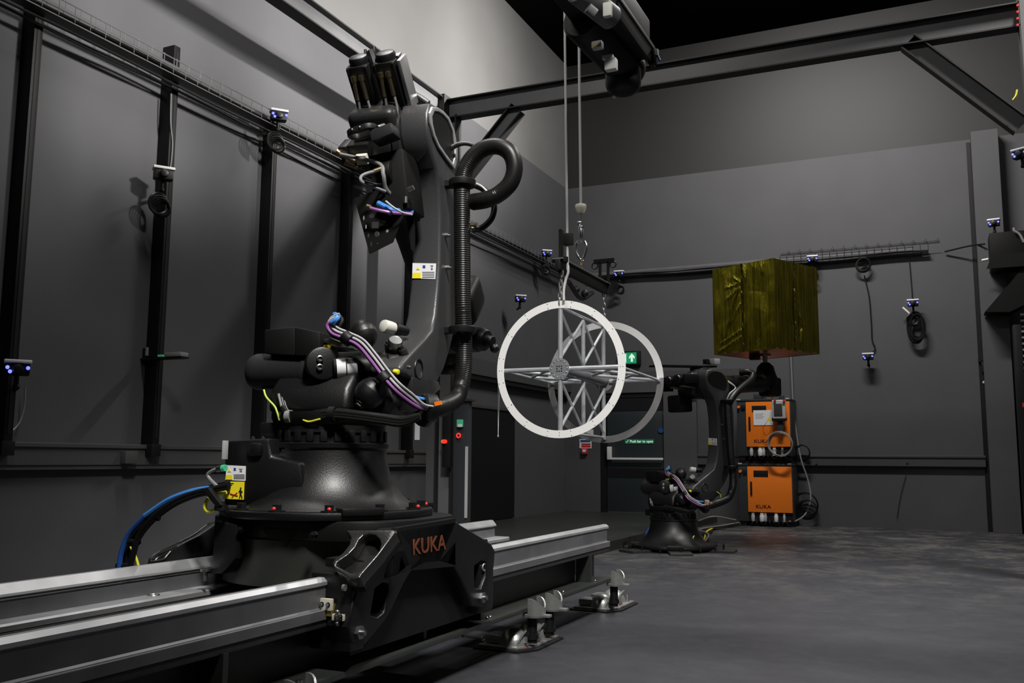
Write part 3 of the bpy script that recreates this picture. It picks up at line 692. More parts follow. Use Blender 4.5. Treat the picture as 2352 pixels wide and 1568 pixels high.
# ---------------------------------------------------------------- elbow, forearm and wrist (generic, forearm pitch th)
AY,AZ=.352,1.843
def elbow(root,th,near):
    t=R(th); ct,stt=math.cos(t),math.sin(t)
    P=lambda a,b,c: V((a,AY+b*ct-c*stt,AZ+b*stt+c*ct))
    q=Matrix((V((1,0,0)),V((0,ct,stt)),V((0,-stt,ct)))).transposed()      # columns: x', forearm, normal
    Lc=dict(local=True)
    m=MB(); qx=V((-1,0,0)).to_track_quat('Z','Y').to_matrix()
    m.lathe([(0,0),(.17,0),(.185,.01),(.185,.045),(.17,.05),(.168,.06),(.175,.065),(.175,.14),(.160,.165),(.155,.24),(.14,.26),(0,.26)],P(.235,0,0),qx,56)
    m.box(P(.09,-.10,-.0),(.25,.26,.26),q,bev=.04,seg=3)
    el=m.build('elbow_housing','cast',root,**Lc)
    # forearm
    m=MB(); xf=.11; fq=V((0,ct,stt)).to_track_quat('Z','Y').to_matrix()
    m.lathe([(0,.05),(.145,.05),(.15,.12),(.14,.25),(.115,.55),(.098,.95),(.094,1.10),(.10,1.11),(.10,1.15),(.088,1.16),(0,1.16)],P(xf,0,0),fq,40)
    m.box(P(xf,.3,.03),(.20,.5,.16),q,bev=.04,seg=3)
    m.build('forearm','black',root,**Lc)
    m=MB(); m.lathe([(0,-.085),(.075,-.085),(.09,-.07),(.095,0),(.09,.07),(.075,.085),(0,.085)],P(xf,1.24,0),V((1,0,0)).to_track_quat('Z','Y').to_matrix(),36)
    m.box(P(xf,1.20,0),(.13,.12,.15),q,bev=.03)
    if near: m.cyl(P(xf,1.28,-.02),P(xf,1.38,-.05),.07,bev=.01).cyl(P(xf,1.36,-.05),P(xf,1.40,-.06),.085,bev=.005)
    m.build('wrist','black',root,**Lc)
    # two wrist motors at the rear
    for a,c in ((.185,.05),(.045,.04)):
        m=MB(); m.box(P(a,-.31,c),(.115,.23,.12),q,bev=.012)
        for k in (-1,1):
            m.box(P(a+k*.048,-.31,c-.055),(.012,.22,.016),q,bev=.003)
        mo=m.build('wrist_motor','blackm',root,**Lc)
        m=MB(); m.lathe([(.05,-.01),(.05,.02),(.044,.032),(.03,.036),(0,.036)],P(a,-.425,c),(-q.col[1]).to_track_quat('Z','Y').to_matrix(),28); m.build('motor_cap','black',mo,**Lc)
        m=MB().box(P(a+.045,-.428,c+.03),(.035,.01,.05),q,bev=.003).box(P(a-.0,-.426,c+.045),(.11,.012,.03),q,bev=.004); m.build('cap_plate','galv',mo,**Lc)
        m=MB(); 
        for k in (-1,1):
            m.cyl(P(a+k*.02,-.36,c-.075),P(a+k*.024,-.27,c-.085),.011,seg=10).cyl(P(a+k*.02,-.385,c-.070),P(a+k*.02,-.36,c-.075),.014,seg=10)
        m.build('connector','brass',mo,**Lc)
        m=MB()
        for k in (-1,1): m.tube([P(a+k*.024,-.27,c-.085),P(a+k*.026,-.2,c-.10),P(a+k*.01,-.12,c-.15)],.008,8,smooth=5)
        m.build('motor_cable','greyc',mo,**Lc)
    # flat side plate beside the motors
    MB().box(P(.262,-.30,.05),(.02,.25,.10),q,bev=.004).build('motor_guard','ringg' if near else 'blackm',root,**Lc)
    # third motor behind, pointing out to the left
    m=MB(); m.box(P(-.0,-.03,-.11),(.12,.12,.12),q,bev=.014).box(P(-.075,-.04,-.13),(.045,.10,.10),q,bev=.006)
    mo=m.build('axis_motor','blackm',root,**Lc)
    m=MB().cyl(P(-.09,-.06,-.19),P(-.01,-.02,-.21),.012).cyl(P(-.08,-.01,-.19),P(-.01,.02,-.20),.010).cyl(P(-.105,-.07,-.185),P(-.09,-.06,-.19),.016)
    m.build('connector','brass',mo,**Lc)
    MB().box(P(.02,-.02,-.19),(.06,.05,.03),q,bev=.004).build('connector_block','cream',mo,**Lc)
    m=MB().cyl(P(-.0,.02,-.02),P(-.06,.02,-.02),.09,.075,seg=36,bev=.01)
    m.build('gear_cover','cast',root,**Lc)
    return P,q
Pn,qn=elbow(r1,-47,True)
m=MB(); a=Pn(.11,1.24,0); b=Y(1100,778,1.12); c=Y(1132,786,1.10)
m.cyl(a,b,.075,seg=32,bev=.01).cyl(b,b+(c-b)*.55,.070,.062,seg=32,bev=.008).cyl(b+(c-b)*.5,c,.035,seg=20,bev=.004); m.sph(Y(1136,800,1.1),.026)
m.build('wrist_tool','black',r1,**L)
MB().box(Y(1072,690,.95),(.14,.2,.26),qn,bev=.05,seg=3).build('forearm_cover','blackm',r1,**L)
# lifting eye at the back of the elbow
c=Y(832,296,.0); q=Matrix.Rotation(R(-12),3,'Y')
m=MB(); o=[c+q@V((a,.0+b,0)) for a,b in rrect(-.075,-.05,.075,.05,.045,6)]; h=[c+q@V((a,b,0)) for a,b in rrect(-.055,-.03,.045,.03,.028,6)]
m.prism(o,q@V((0,0,-.028)),holes=[h],bev=.003).build('lifting_eye','blackm',r1,**L)
m=MB()
for k in (-1,1): m.sph(c+q@V((.02*k-.01,-.052,-.014)),.006,(1,1,1),8,6)
m.build('eye_screws','galv',r1,**L)
m=MB().cyl(Y(868,296,0),Y(882,290,0.03),.016).build('eye_mount','galv',r1,**L)
MB().box(Y(885,310,.02),(.12,.1,.06),Matrix.Rotation(R(-15),3,'Y'),bev=.015).build('eye_bracket','cast',r1,**L)
# pointer post above the left motor
m=MB(); a,b=Y(868,165,.10),Y(852,118,.10); m.cyl(a,b,.024,seg=8,bev=.003); m.cyl(b+V((-.028,0,-.06)),b+V((-.03,0,.012)),.008,seg=8).cyl(b+V((.02,0,-.02)),b+V((.016,0,.02)),.010,seg=8); m.build('top_post','blackm',r1,**L)
m=MB().tube([Y(952,215,.3),Y(968,224,.3),Y(985,236,.3)],.012,8).build('side_lug','galv',r1,**L)
# looping grey cables at the elbow's rear
pipe([Pn(-.08,-.06,-.2),Y(868,375,.05),Y(880,400,.02),Y(885,430,.05),Y(900,450,.1)],.010,'elbow_cable','greyc')
pipe([Y(872,392,.05),Y(850,396,-.02),Y(830,405,-.05),Y(832,418,-.05),Y(860,430,.0),Y(885,440,.05)],.008,'elbow_cable','greyc')
pipe([Y(838,415,-.05),Y(858,422,-.02),Y(880,424,.05)],.006,'elbow_cable','rub')
MB().cyl(Y(858,394,-.0),Y(874,388,.03),.012).build('cable_plug','brass',r1,**L)
MB().box(Y(912,430,.18),(.18,.2,.30),Matrix.Rotation(R(-8),3,'Y'),bev=.012,seg=2).box(Y(925,478,.2),(.12,.2,.10),None,bev=.02).cyl(Y(880,400,.10),Y(905,396,.10),.06,seg=28,bev=.006).build('forearm_gearbox','dull',r1,**L)
m=MB(); c=Y(932,452,.06); m.cyl(c,c+V((0,0,-.03)),.011,seg=10).cyl(Y(938,436,.05),Y(950,430,.05),.012,seg=10); m.build('grease_nipple','galv',r1,**L)
pipe([Y(868,466,.03),Y(885,475,.03),Y(905,483,.04),Y(946,487,.14)],.013,'hose','blue')
pipe([Y(848,477,.0),Y(870,483,.0),Y(905,489,.03),Y(946,491,.12)],.0085,'cable','purple')
pipe([Y(886,462,.0),Y(905,477,.0),Y(925,488,.03),Y(946,493,.1)],.005,'cable','lgrey')
MB().cyl(Y(843,475,.0),Y(852,478,.0),.014).build('cable_plug','brass',r1,**L)
# perforated bracket plate
o=[(817,455),(835,448),(862,436),(905,450),(950,480),(928,512),(901,556),(853,582),(850,581)]
outp=[Y(px,py,.06) for px,py in [(816,455),(862,437),(905,452),(925,470),(925,500),(902,556),(850,582)]]
def hole4(px,py,w,h,n=4): return [Y(px+w*math.cos(2*PI*i/n+PI/n),py+h*math.sin(2*PI*i/n+PI/n),.06) for i in range(n)]
hs=[hole4(861,516,12,11),hole4(865,537,6.5,7,8),hole4(853,495,8,6,6),hole4(850,475,5,5,8),hole4(889,530,4,4,8),hole4(866,558,2.5,2.5,8),hole4(835,500,2.6,6,8),hole4(840,520,2.6,6,8),hole4(846,540,2.6,6,8),hole4(852,560,2.6,6,8)]
m=MB().prism(outp,(0,.006,0),holes=hs)
m.prism([Y(816,455,.06),Y(850,582,.06),Y(853,580,.12),Y(822,456,.12)],(-.004,0,0))
m.build('perforated_plate','dull',r1,**L,flat=True)
m=MB().prism([Y(932,490,.2),Y(950,478,.2),Y(950,578,.2),Y(944,572,.2)],(0,.02,0)).build('side_plate','blackm',r1,**L)
MB().box(Y(880,509,.04),(.03,.012,.014),None,bev=.004).build('plate_clip','galv',r1,**L)
m=MB().box(Pn(.20,.75,.0),(.09,.3,.12),qn,bev=.03).build('forearm_cover','blackm',r1,**L)
# energy supply hoses leaving the connector box to the left
def W(px,py,y): return oY(px,py,y)
def wl(p): return WM(r1).inverted()@p
E1=[(525,1112),(480,1122),(440,1130),(390,1150),(340,1185),(305,1225),(290,1265),(284,1300),(282,1330)]
for k,(dx,dy,r,mm) in enumerate(((0,0,.017,'rub'),(6,8,.015,'rub'),(12,14,.015,'rub'),(-8,-2,.012,'blue'),(14,4,.012,'rub'))):
    P=[]
    for i,(px,py) in enumerate(E1):
        f=min(1,max(0,(i)/6)); 
        P.append(wl(W(px+dx*f*1.2,py+dy*(.35+.5*f),3.15-.02*k)))
    if mm=='blue':
        pipe(P[1:5],r,'supply_hose','blue'); pipe(P[4:],r,'supply_hose','navy')
    else: pipe(P,r,'supply_hose',mm)
for px,py in ((345,1180),(300,1235),(283,1290)): MB().cyl(wl(W(px-14,py+8,3.1)),wl(W(px+20,py+10,3.1)),.012,seg=8).build('hose_tie','blackm',r1,**L)
pipe([wl(W(300,1255,3.1)),wl(W(312,1280,3.1)),wl(W(318,1300,3.1))],.006,'earth_wire','yel2')
pipe([wl(W(520,1130,3.1)),wl(W(485,1140,3.08)),wl(W(471,1160,3.05)),wl(W(478,1175,3.05)),wl(W(500,1168,3.05))],.008,'earth_wire','yel2')
pipe([wl(W(518,1076,3.1)),wl(W(495,1078,3.1)),wl(W(478,1088,3.1)),wl(W(482,1100,3.1)),wl(W(500,1118,3.1))],.008,'signal_cable','greyc')
MB().cyl(wl(W(500,1077,3.1)),wl(W(512,1075,3.1)),.014).build('cable_plug','galv',r1,**L)
MB().cyl(wl(W(511,1075,3.1)),wl(W(518,1074,3.1)),.0145).build('plug_ring','mint',r1,**L)
MB().prism([wl(W(*p,3.02)) for p in ((460,1122),(478,1120),(508,1160),(497,1165))],(0,.03,0),bev=.003).build('strap_bracket','blackm',r1,**L)
m=MB().cyl(wl(W(508,1172,3.05)),wl(W(508,1160,3.05)),.028,seg=20).cyl(wl(W(508,1160,3.05)),wl(W(508,1152,3.05)),.017,seg=6).build('strap_bolt','blackm',r1,**L)
MB().box(wl(W(517,1033,3.12)),(.012,.03,.08),None,bev=.002).build('side_tag','lgrey',r1,**L)

# ---------------------------------------------------------------- second robot: same machine, other pose
r2=r1.copy(); COL.objects.link(r2)
KEEP=('base','base_flange','flange_bolts','slewing_ring','rotating_column','column_bracket','motor_cover','balancer_cylinder','end_flange','motor_barrel','accumulator','pressure_gauge','white_cap','cap_holder','hydraulic_fitting','yellow_plug','plug_stem','orange_connector','connector_stem','bracket_plate','link_arm','hose_clamp','conduit_hose','hose_end_collar','hose_bracket','orange_tag','cable','cable_cuff','axis_stop','warning_label','danger_none')
for ch in [x for x in COL.objects if x.parent==r1]:
    n=ch.name.split('.')[0]
    if n in KEEP :
        # cables at the elbow differ: skip the ones above the link middle
        zs=sum(v.co.z for v in ch.data.vertices)/max(1,len(ch.data.vertices))
        if n=='cable' and zs>1.2: continue
        if n=='warning_label' and zs<.8: continue
        c=ch.copy(); COL.objects.link(c); c.parent=r2
        for g in [x for x in COL.objects if x.parent==ch]:
            if g.name.startswith('machined_rim'): continue
            d=g.copy(); COL.objects.link(d); d.parent=c
r2.location=F2.o; r2.rotation_euler=(0,0,R(-28))
tag(r2,'smaller looking black robot arm at the back, holding up the gold foil box','robot')
P2,q2=elbow(r2,3,False)
XY2=lambda px,py,v: F2(px,py,1,v)
XX2=lambda px,py,v: F2(px,py,0,v)
hp=[XX2(1672,945,XH),XX2(1675,925,XH-.01),XX2(1688,905,XH-.02),XX2(1706,888,XH-.05),XX2(1724,873,XH-.09),XX2(1729,860,XH-.13),XX2(1716,854,XH-.18),XX2(1700,856,XH-.26)]
MB().tube(hp,.040,16,smooth=6).build('upper_conduit','rub',r2,**L)
for k,mm in enumerate(('lgrey','lime','lgrey')):
    MB().tube([V((.42,yh+.02+.02*k,1.60)),V((.43,yh+.08+.02*k,1.72)),V((.42,yh+.2,1.80)),V((.36,yh+.1+.02*k,1.88))],.008,8,smooth=5).build('elbow_cable',mm,r2,**L)
m=MB().box(P2(-.02,-.1,.215),(.16,1.0,.02),q2,bev=.004).box(P2(-.02,.12,.19),(.1,.12,.05),q2); m.build('top_rail','blackm',r2,**L)
m=MB().box(P2(.05,.34,.27),(.13,.10,.07),q2,bev=.006); m.build('sensor_box','lgrey',r2,**L)
MB().box(P2(.05,.22,.27),(.05,.07,.06),q2,bev=.004).build('sensor_cap','blackm',r2,**L)
m=MB().box(P2(-.02,-.20,-.22),(.2,.22,.2),q2,bev=.03).build('axis_gearbox','blackm',r2,**L)
# mast carrying the gold box
tp=P2(.11,1.24,0)
m=MB().lathe([(0,-.02),(.13,-.02),(.15,.06),(.12,.14),(.10,.22),(.07,.25),(.05,.27),(0,.27)],tp,None,28).box(tp+V((0,.08,-.03)),(.22,.2,.24),None,bev=.04)
m.build('tool_flange','blackm',r2,**L)
m=MB().cyl(tp+V((0,0,.26)),tp+V((0,0,.36)),.03).cyl(tp+V((0,0,.35)),tp+V((0,0,.37)),.07); m.build('tool_mast','galv',r2,**L)
# floor pads below robot 2
m=MB()
for a in (-150,-95,-40,30,140):
    q=Matrix.Rotation(R(a),3,'Z'); m.box(q@V((.52,0,-.020)),(.34,.24,.026),q,bev=.004)
m.build('floor_pad','bed',r2,**L)
m=MB()
for i in range(16):
    a=2*PI*i/16+.1; p=V((.56*math.cos(a),.56*math.sin(a),-.01)); m.cyl(p,p+V((0,0,.045)),.010,seg=8)
m.build('pad_bolts','blackm',r2,**L)
pipe([V((-.24,-.16,.04)),V((-.25,-.17,.12)),V((-.24,-.12,.2))],.022,'supply_hose','navy',r2)
pipe([V((.30,.0,.02)),V((.31,-.02,.12)),V((.31,.0,.14))],.006,'earth_wire','yel2',r2)
pipe([V((.42,.26,.62)),V((.44,.30,.58)),V((.43,.30,.50))],.005,'earth_wire','yel2',r2)
# the small warning label on the second robot's link is part of link_arm copies already

# ================================================================= GOLD FOIL BOX
c=WM(r2)@(tp+V((0,0,.37)))
nb=oY(1778,587,11.0); D=10.9
def dep(px,py,d): return CAM+ray(px,py)*d
n0=dep(1782,779,D); l0=dep(1622,795,D*1.055); rr0=dep(1882,790,D*1.05)
n0.z=l0.z=rr0.z=c.z; top=dep(1778,587,D).z
vx=(rr0-n0); vy=(l0-n0); vy=vy-vx.normalized()*vy.dot(vx.normalized())*.85
fb=thing('foil_box',(c.x,c.y,c.z),'large box wrapped in crinkled gold foil on the rear robot','box')
def foilface(m,o,a,b,nx,ny,amp,seedp,folds=()):
    n=a.cross(b).normalized(); vs=[];
    for j in range(ny+1):
        for i in range(nx+1):
            u,v=i/nx,j/ny; e=min(u,1-u,v,1-v); k=min(1,e*14)
            h=amp*k*(math.sin(u*37+seedp+3*math.sin(v*3+seedp))*.35+math.sin(u*17+v*5+seedp*2)*.4+ (abs(math.sin((u*3.1+v*1.7+seedp)*3))-.5)*.6)
            for (x0,y0,x1,y1) in folds:
                dx_,dy_=x1-x0,y1-y0; L2=dx_*dx_+dy_*dy_; t_=max(0,min(1,((u-x0)*dx_+(v-y0)*dy_)/L2)); dd=math.hypot(u-x0-t_*dx_,v-y0-t_*dy_)
                h+=.020*max(0,1-dd/.022)*(1-abs(2*t_-1)**4*.6)
            vs.append(o+a*u+b*v+n*h)
    m._add(vs,[(j*(nx+1)+i,j*(nx+1)+i+1,(j+1)*(nx+1)+i+1,(j+1)*(nx+1)+i) for j in range(ny) for i in range(nx)])
H_=V((0,0,top-c.z)); m=MB(); am=.006
far=n0+vx+vy
FOLD=[(.10,.03,.46,.17),(.13,.12,.47,.25),(.18,.18,.42,.70),(.24,.62,.46,.73),(.22,.75,.46,.78),(.36,.86,.47,.79),(.30,.35,.47,.55),(.52,.97,.56,.80),(.80,.97,.82,.84)]
foilface(m,n0,vx,H_,90,70,am,1.1,[(.55,.08,.58,.26),(.57,.30,.55,.42)]); foilface(m,n0+vy,-vy,H_,120,90,am,2.7,FOLD); foilface(m,n0+vx,vy,H_,30,20,am,4.1); foilface(m,far,-vx,H_,30,20,am,5.9)
foilface(m,n0+H_,vx,vy,20,20,am,3.3)
bmesh.ops.remove_doubles(m.b,verts=m.b.verts[:],dist=.0005)
m.build('foil_wrap','foil',fb,ang=25)
m=MB(); m.prism([n0+V((0,0,.004)),n0+vx+V((0,0,.004)),far+V((0,0,.004)),n0+vy+V((0,0,.004))],(0,0,.01)); m.build('base_board',mat('coppery foil underside',(.45,.16,.05),.35,metal=.7,var=.4,vscale=4),fb)
for (o,a,f) in ((n0,vx,.42),(n0,vy,.49)):
    n=a.cross(V((0,0,1))).normalized()*(1 if a is vx else -1)
    p=o+a*f+n*.010; q=p+a.normalized()*.03
    m=MB(); N=30; vs=[]
    for j in range(N+1):
        z=H_*(j/N); w_=n*(.004*math.sin(j*2.3)+.003*math.sin(j*5.1)); vs+=[p+z+w_,(p+q)/2+z+n*.012+w_*.6,q+z+w_*.7]
    m._add(vs,[(3*j+k,3*j+k+1,3*j+k+4,3*j+k+3) for j in range(N) for k in (0,1)])
    m.build('tape_seam','foilb',fb,flat=True)
m=MB().bb(c+V((-.17,-.17,-.07)),c+V((-.05,-.05,0.0)),bev=.01).build('sensor_pod','blackm',fb)
# ================================================================= LINEAR TRACK
tk=thing('linear_track',(-2.53,3.5,0),'long floor track with two machined metal rails on a dark steel bed','track')
Y0,Y1=-1.2,6.13
def railprof(x,s):
    # s=+1 outer side towards +x. closed section (x,z)
    return [(x-.028*s,.545),(x-.020*s,.556),(x+.0*s,.556),(x+.018*s,.540),(x+.018*s,.520),(x+.006*s,.512),(x+.006*s,.462),(x+.06*s,.452),(x+.06*s,.420),(x-.07*s,.420),(x-.07*s,.452),(x-.02*s,.462),(x-.02*s,.512),(x-.028*s,.520)]
def ext(prof,y0,y1): return MB().prism([V((x,y0,z)) for x,z in prof],(0,y1-y0,0))
# front rail: bright head and darker web/flange
fhead=[(-2.118,.560),(-2.096,.560),(-2.080,.546),(-2.080,.534),(-2.086,.530),(-2.112,.530),(-2.124,.534),(-2.124,.552)]
ext(fhead,Y0,Y1).build('front_rail','rail',tk,flat=True)
fweb=[(-2.112,.530),(-2.086,.530),(-2.087,.455),(-2.081,.449),(-2.066,.449),(-2.064,.446),(-2.064,.414),(-2.20,.414),(-2.20,.446),(-2.120,.452)]
ext(fweb,Y0,Y1-.02).build('front_rail_web','rail2',tk,flat=True)
MB().tube([V((-2.0655,Y0,.4475)),V((-2.0655,Y1-.02,.4475))],.0018,6).build('flange_edge','rail',tk)
bhead=[(-2.985,.560),(-2.962,.560),(-2.935,.528),(-2.932,.520),(-2.99,.500),(-2.99,.552)]
ext(bhead,Y0,Y1).build('rear_rail','rail',tk,flat=True)
bweb=[(-2.98,.500),(-2.938,.500),(-2.935,.445),(-2.985,.445)]
ext(bweb,Y0,Y1-.02).build('rear_rail_web','rail2',tk,flat=True)
bfl=[(-3.06,.445),(-2.845,.445),(-2.838,.438),(-2.838,.42),(-3.06,.42)]
ext(bfl,Y0,Y1+.02).build('rear_rail_flange','rail',tk,flat=True)
# bed
m=MB()
for x0,x1 in ((-2.19,-2.165),(-3.0,-2.975)):
    m.bb((x0,Y0,.20),(x1,Y1-.06,.42),bev=.003)
m.bb((-2.24,Y0,.385),(-2.07,Y1-.02,.413),bev=.004)
m.bb((-2.20,Y0,.20),(-2.015,Y1-.10,.222),bev=.004).bb((-3.08,Y0,.20),(-2.94,Y1-.1,.222),bev=.004).bb((-3.06,Y0,.385),(-2.92,Y1-.02,.419),bev=.004)
for y in (0.4,1.6,2.8,4.0,4.9,5.95): m.bb((-2.97,y-.06,.22),(-2.18,y+.06,.36),bev=.005)
for y in (2.35,3.6,4.15,5.72): m.bb((-2.185,y-.012,.22),(-2.06,y+.012,.39))
m.bb((-2.92,Y0,.40),(-2.86,Y1-.3,.41)).bb((-2.70,Y0,.34),(-2.40,Y1-.5,.36))
m.build('bed_frame','bed',tk)
MB().bb((-2.78,Y0,.36),(-2.66,Y1-.4,.43),bev=.004).bb((-2.62,Y0,.36),(-2.60,Y1-.4,.46)).build('cable_channel','blackm',tk)
MB().bb((-2.50,Y0,.37),(-2.36,Y1-.4,.44),bev=.003).build('rack_strip',mat('oiled rack steel',(.30,.26,.18),.4,metal=.8,var=.2),tk)
# rating plates at the far end of the bed
for a,b,c_,d_,mm,nm in ((1321,1284,1336,1316,'lgrey','rating_plate'),(1320,1320,1342,1341,'paper','white_sticker')):
    p=oX(a,b,-2.163);q=oX(c_,d_,-2.163); o=MB().bb((-2.164,p.y,q.z),(-2.160,q.y,p.z)).build(nm,mm,tk)
    if nm=='white_sticker':
        mm2=MB()
        for k in range(4): y=p.y+.012+(q.y-p.y-.03)*k/4; mm2.bb((-2.160,y,(p.z+q.z)/2-.006),(-2.159,y+.02,(p.z+q.z)/2+.006))
        mm2.build('sticker_print','trimd',o)
m=MB()
for px,py in ((1085,1417),(1098,1415),(1353,1333),(1330,1362)):
    p=oZ(px,py,.224); m.sph((-2.05,p.y,.226),.009,(1,1,.8),8,6)
m.build('bed_screw','galv',tk)
m=MB(); p=oZ(332,1364,.447); m.torus((-2.9,p.y+.0,.447),(0,0,1),.022,.003,20,6).cyl((-2.9,p.y,.440),(-2.9,p.y,.447),.019)
m.build('rail_screw','galv',tk)
# clamp cups and levelling feet
def cup(x,y,name='clamp_cup'):
    m=MB(); n=14; r=.062; th=.008; q=[]
    prof=[]
    # half-round bracket open to the bed, its upper lip cut in a curve
    vs=[];fs=[]
    for i in range(n+1):
        a=R(-100+200*i/n); ca,sa=math.cos(a),math.sin(a)
        zt=.224+.050*abs(sa)**1.6
        for rr in (r,r-th):
            vs.append(V((x+rr*ca,y+rr*sa*1.0,.182))); vs.append(V((x+rr*ca,y+rr*sa,zt)))
    for i in range(n):
        a=4*i;b=4*(i+1)
        fs+= [(a,b,b+1,a+1),(a+2,a+3,b+3,b+2),(a+1,b+1,b+3,a+3),(a,a+2,b+2,b)]
    fs+=[(0,1,3,2),(4*n,4*n+2,4*n+3,4*n+1)]
    m._add(vs,fs)
    m.cyl((x,y,.175),(x,y,.190),r-.002,seg=28)
    m.bb((x+.02,y-.02,.176),(x+.095,y+.02,.190),bev=.003)
    o=m.build(name,'foot',tk)
    b=MB().cyl((x+.005,y,.19),(x+.005,y,.262),.012,seg=12).cyl((x+.005,y,.205),(x+.005,y,.222),.022,seg=6).cyl((x+.005,y,.19),(x+.005,y,.205),.028,seg=20); b.build('clamp_screw','chrome',o)
    MB().cyl((x-.01,y,.04),(x-.01,y,.175),.026,seg=24).cyl((x-.01,y,.06),(x-.01,y,.085),.034,seg=24).build('levelling_post','blackm',o)
def foot(x,y,name='levelling_foot'):
    m=MB()
    o=[V((x+a,y+b,0)) for a,b in ((-.16,-.17),(.10,-.17),(.17,-.06),(.17,.30),(-.16,.30))]
    m.prism(o,(0,0,.012),bev=.003); base=m.build('foot_plate','trimd',tk)
    m=MB()
    m.prism([V((x+a,y+b,.012)) for a,b in ((-.14,-.15),(.085,-.15),(.15,-.05),(.15,.28),(-.14,.28))],(0,0,.014),bev=.004)
    for k,yy in enumerate((y-.06,y+.18)):
        # domed shell
        prof=[(.085,.0),(.082,.02),(.07,.05),(.052,.07),(.03,.082),(0,.086)]
        m.lathe(prof,(x+.03,yy,.024),None,28)
        m.box((x-.06,yy,.05),(.12,.12,.05),None,bev=.02)
        m.tube([V((x+.075+.03*math.sin(R(t)),yy-.065*math.cos(R(t)),.026+.075*math.sin(R(t)))) for t in range(0,181,15)],.006,6)
    f=m.build(name,'foot',base)
    MB().cyl((x-.02,y+.06,.03),(x-.02,y+.06,.08),.05,.035,seg=24,bev=.005).build('post_socket','foot',base)
    b=MB(); rd=MB()
    for dx,dy in ((.115,-.09),(.12,.06),(.12,.22)):
        b.cyl((x+dx,y+dy,.024),(x+dx,y+dy,.075),.007,seg=10).cyl((x+dx,y+dy,.030),(x+dx,y+dy,.044),.014,seg=6); rd.cyl((x+dx,y+dy,.026),(x+dx,y+dy,.034),.012,seg=8)
    b.build('anchor_bolt','chrome',base); rd.build('paint_mark','red',base)
for y in (4.62,4.86): cup(-1.985,y)
cup(-1.985,5.98)
for y in (2.42,2.62): cup(-1.985,y-.0)
foot(-2.13,4.68); foot(-2.13,6.10); foot(-2.13,2.45); foot(-2.95,4.68); foot(-2.95,6.1)
p=oX(1085,1463,-2.2); m=MB().cyl(oX(1062,1460,-2.2),oX(1108,1466,-2.2),.006,seg=8).sph(oX(1108,1468,-2.2),.016)
m.build('grease_line','galv',tk)

# ================================================================= CARRIAGE
cg=thing('track_carriage',(-2.53,3.52,.42),'black cast carriage with orange lettering that straddles the rails under the robot','carriage')
out=[(-2.53+.60*math.cos(2*PI*i/72),3.52+.60*math.sin(2*PI*i/72)) for i in range(72)]
# rounded top plate, wider along the track
o=[]
for i in range(72):
    a=2*PI*i/72; c_,s_=math.cos(a),math.sin(a); n=3.2
    o.append(V((-2.51+.50*abs(c_)**(2/n)*(1 if c_>0 else -1),3.55+.415*abs(s_)**(2/n)*(1 if s_>0 else -1),.662)))
m=MB().prism(o,(0,0,.082),bev=.006,seg=2); m.build('top_plate','blackm',cg)
# side casting on the viewer's side (plane x=-1.98)
XS=-1.965
def sx(pts): return [oX(px,py,XS) for px,py in pts]
side=sx([(915,1216),(1046,1196),(1060,1206),(1110,1236),(1130,1250),(1138,1265),(1135,1300),(1122,1370),(1112,1395),(1085,1392),(1078,1372),(1060,1330),(1045,1302),(1010,1292),(975,1296),(945,1312),(930,1336),(900,1400),(885,1425),(840,1480),(808,1476),(800,1440),(812,1380),(828,1330),(842,1306),(870,1270)])
h1=[oX(px,py,XS) for px,py in ((862,1352),(880,1338),(893,1340),(892,1362),(884,1405),(868,1418),(852,1412))]
h2=[oX(px,py,XS) for px,py in ((1090,1300),(1107,1286),(1118,1290),(1116,1325),(1106,1352),(1090,1352))]
m=MB().prism(side,(-.10,0,0),holes=[h1,h2],bev=.008,seg=3)
# upper apron between the struts with the lettering
m.prism(sx([(915,1212),(1046,1190),(1046,1300),(940,1310),(880,1330)]),(-.03,0,0))
sc=m.build('side_casting','black',cg)
m=MB().bb((XS-.09,2.98,.27),(XS-.06,4.1,.60)); m.build('inner_web','blackm',cg)
# lettering KUKA on the apron
a=oX(946,1273,XS+.002); b=oX(1018,1263,XS+.002)
mx=Matrix.Translation((XS+.003,a.y,a.z-.002))@Matrix.Rotation(R(90),4,'Z')@Matrix.Rotation(R(90),4,'X')
MB().text('KUKA',.090,mx,.001,(b.y-a.y)/.225).build('brand_lettering','kuka',sc,flat=True)
# sloped front strut with the big opening (glossy)
def strut(xc,w,ytop,ybot,ztop,zbot,th,name,hole=True,flip=1):
    # plane through (ytop,ztop)-(ybot,zbot), width w in x
    up=V((0,ytop-ybot,ztop-zbot)); Ls=up.length; up/=Ls; rx=V((1,0,0)); o0=V((xc,ybot,zbot))
    nrm=rx.cross(up).normalized()
    if nrm.y>0: nrm=-nrm
    f=lambda a,b:o0+rx*a+up*b
    out=[f(-w*.42,-.01),f(-w*.5,.02),f(-w*.50,.05),f(-w*.35,Ls*.45),f(-w*.38,Ls*.62),f(-w*.75,Ls*.85),f(-w*1.05,Ls),f(w*.5,Ls),f(w*.5,Ls*.5),f(w*.5,.02),f(w*.42,-.01)]
    hl=[f(-w*.34,.04),f(-w*.28,Ls*.25),f(-w*.14,Ls*.55),f(-w*.12,Ls*.74),f(-w*.02,Ls*.86),f(w*.12,Ls*.9),f(w*.26,Ls*.84),f(w*.34,Ls*.70),f(w*.33,Ls*.5),f(w*.30,Ls*.25),f(w*.28,.07),f(w*.1,.02)]
    m=MB().prism(out,-nrm*th,holes=[hl] if hole else [],bev=.006,seg=3)
    o=m.build(name,'black',cg)
    if hole: MB().prism([p-nrm*(th*.8) for p in out],-nrm*.01).build('strut_back','black',o)
    return o
m=MB()
P=lambda px,py,x: oX(px,py,x)
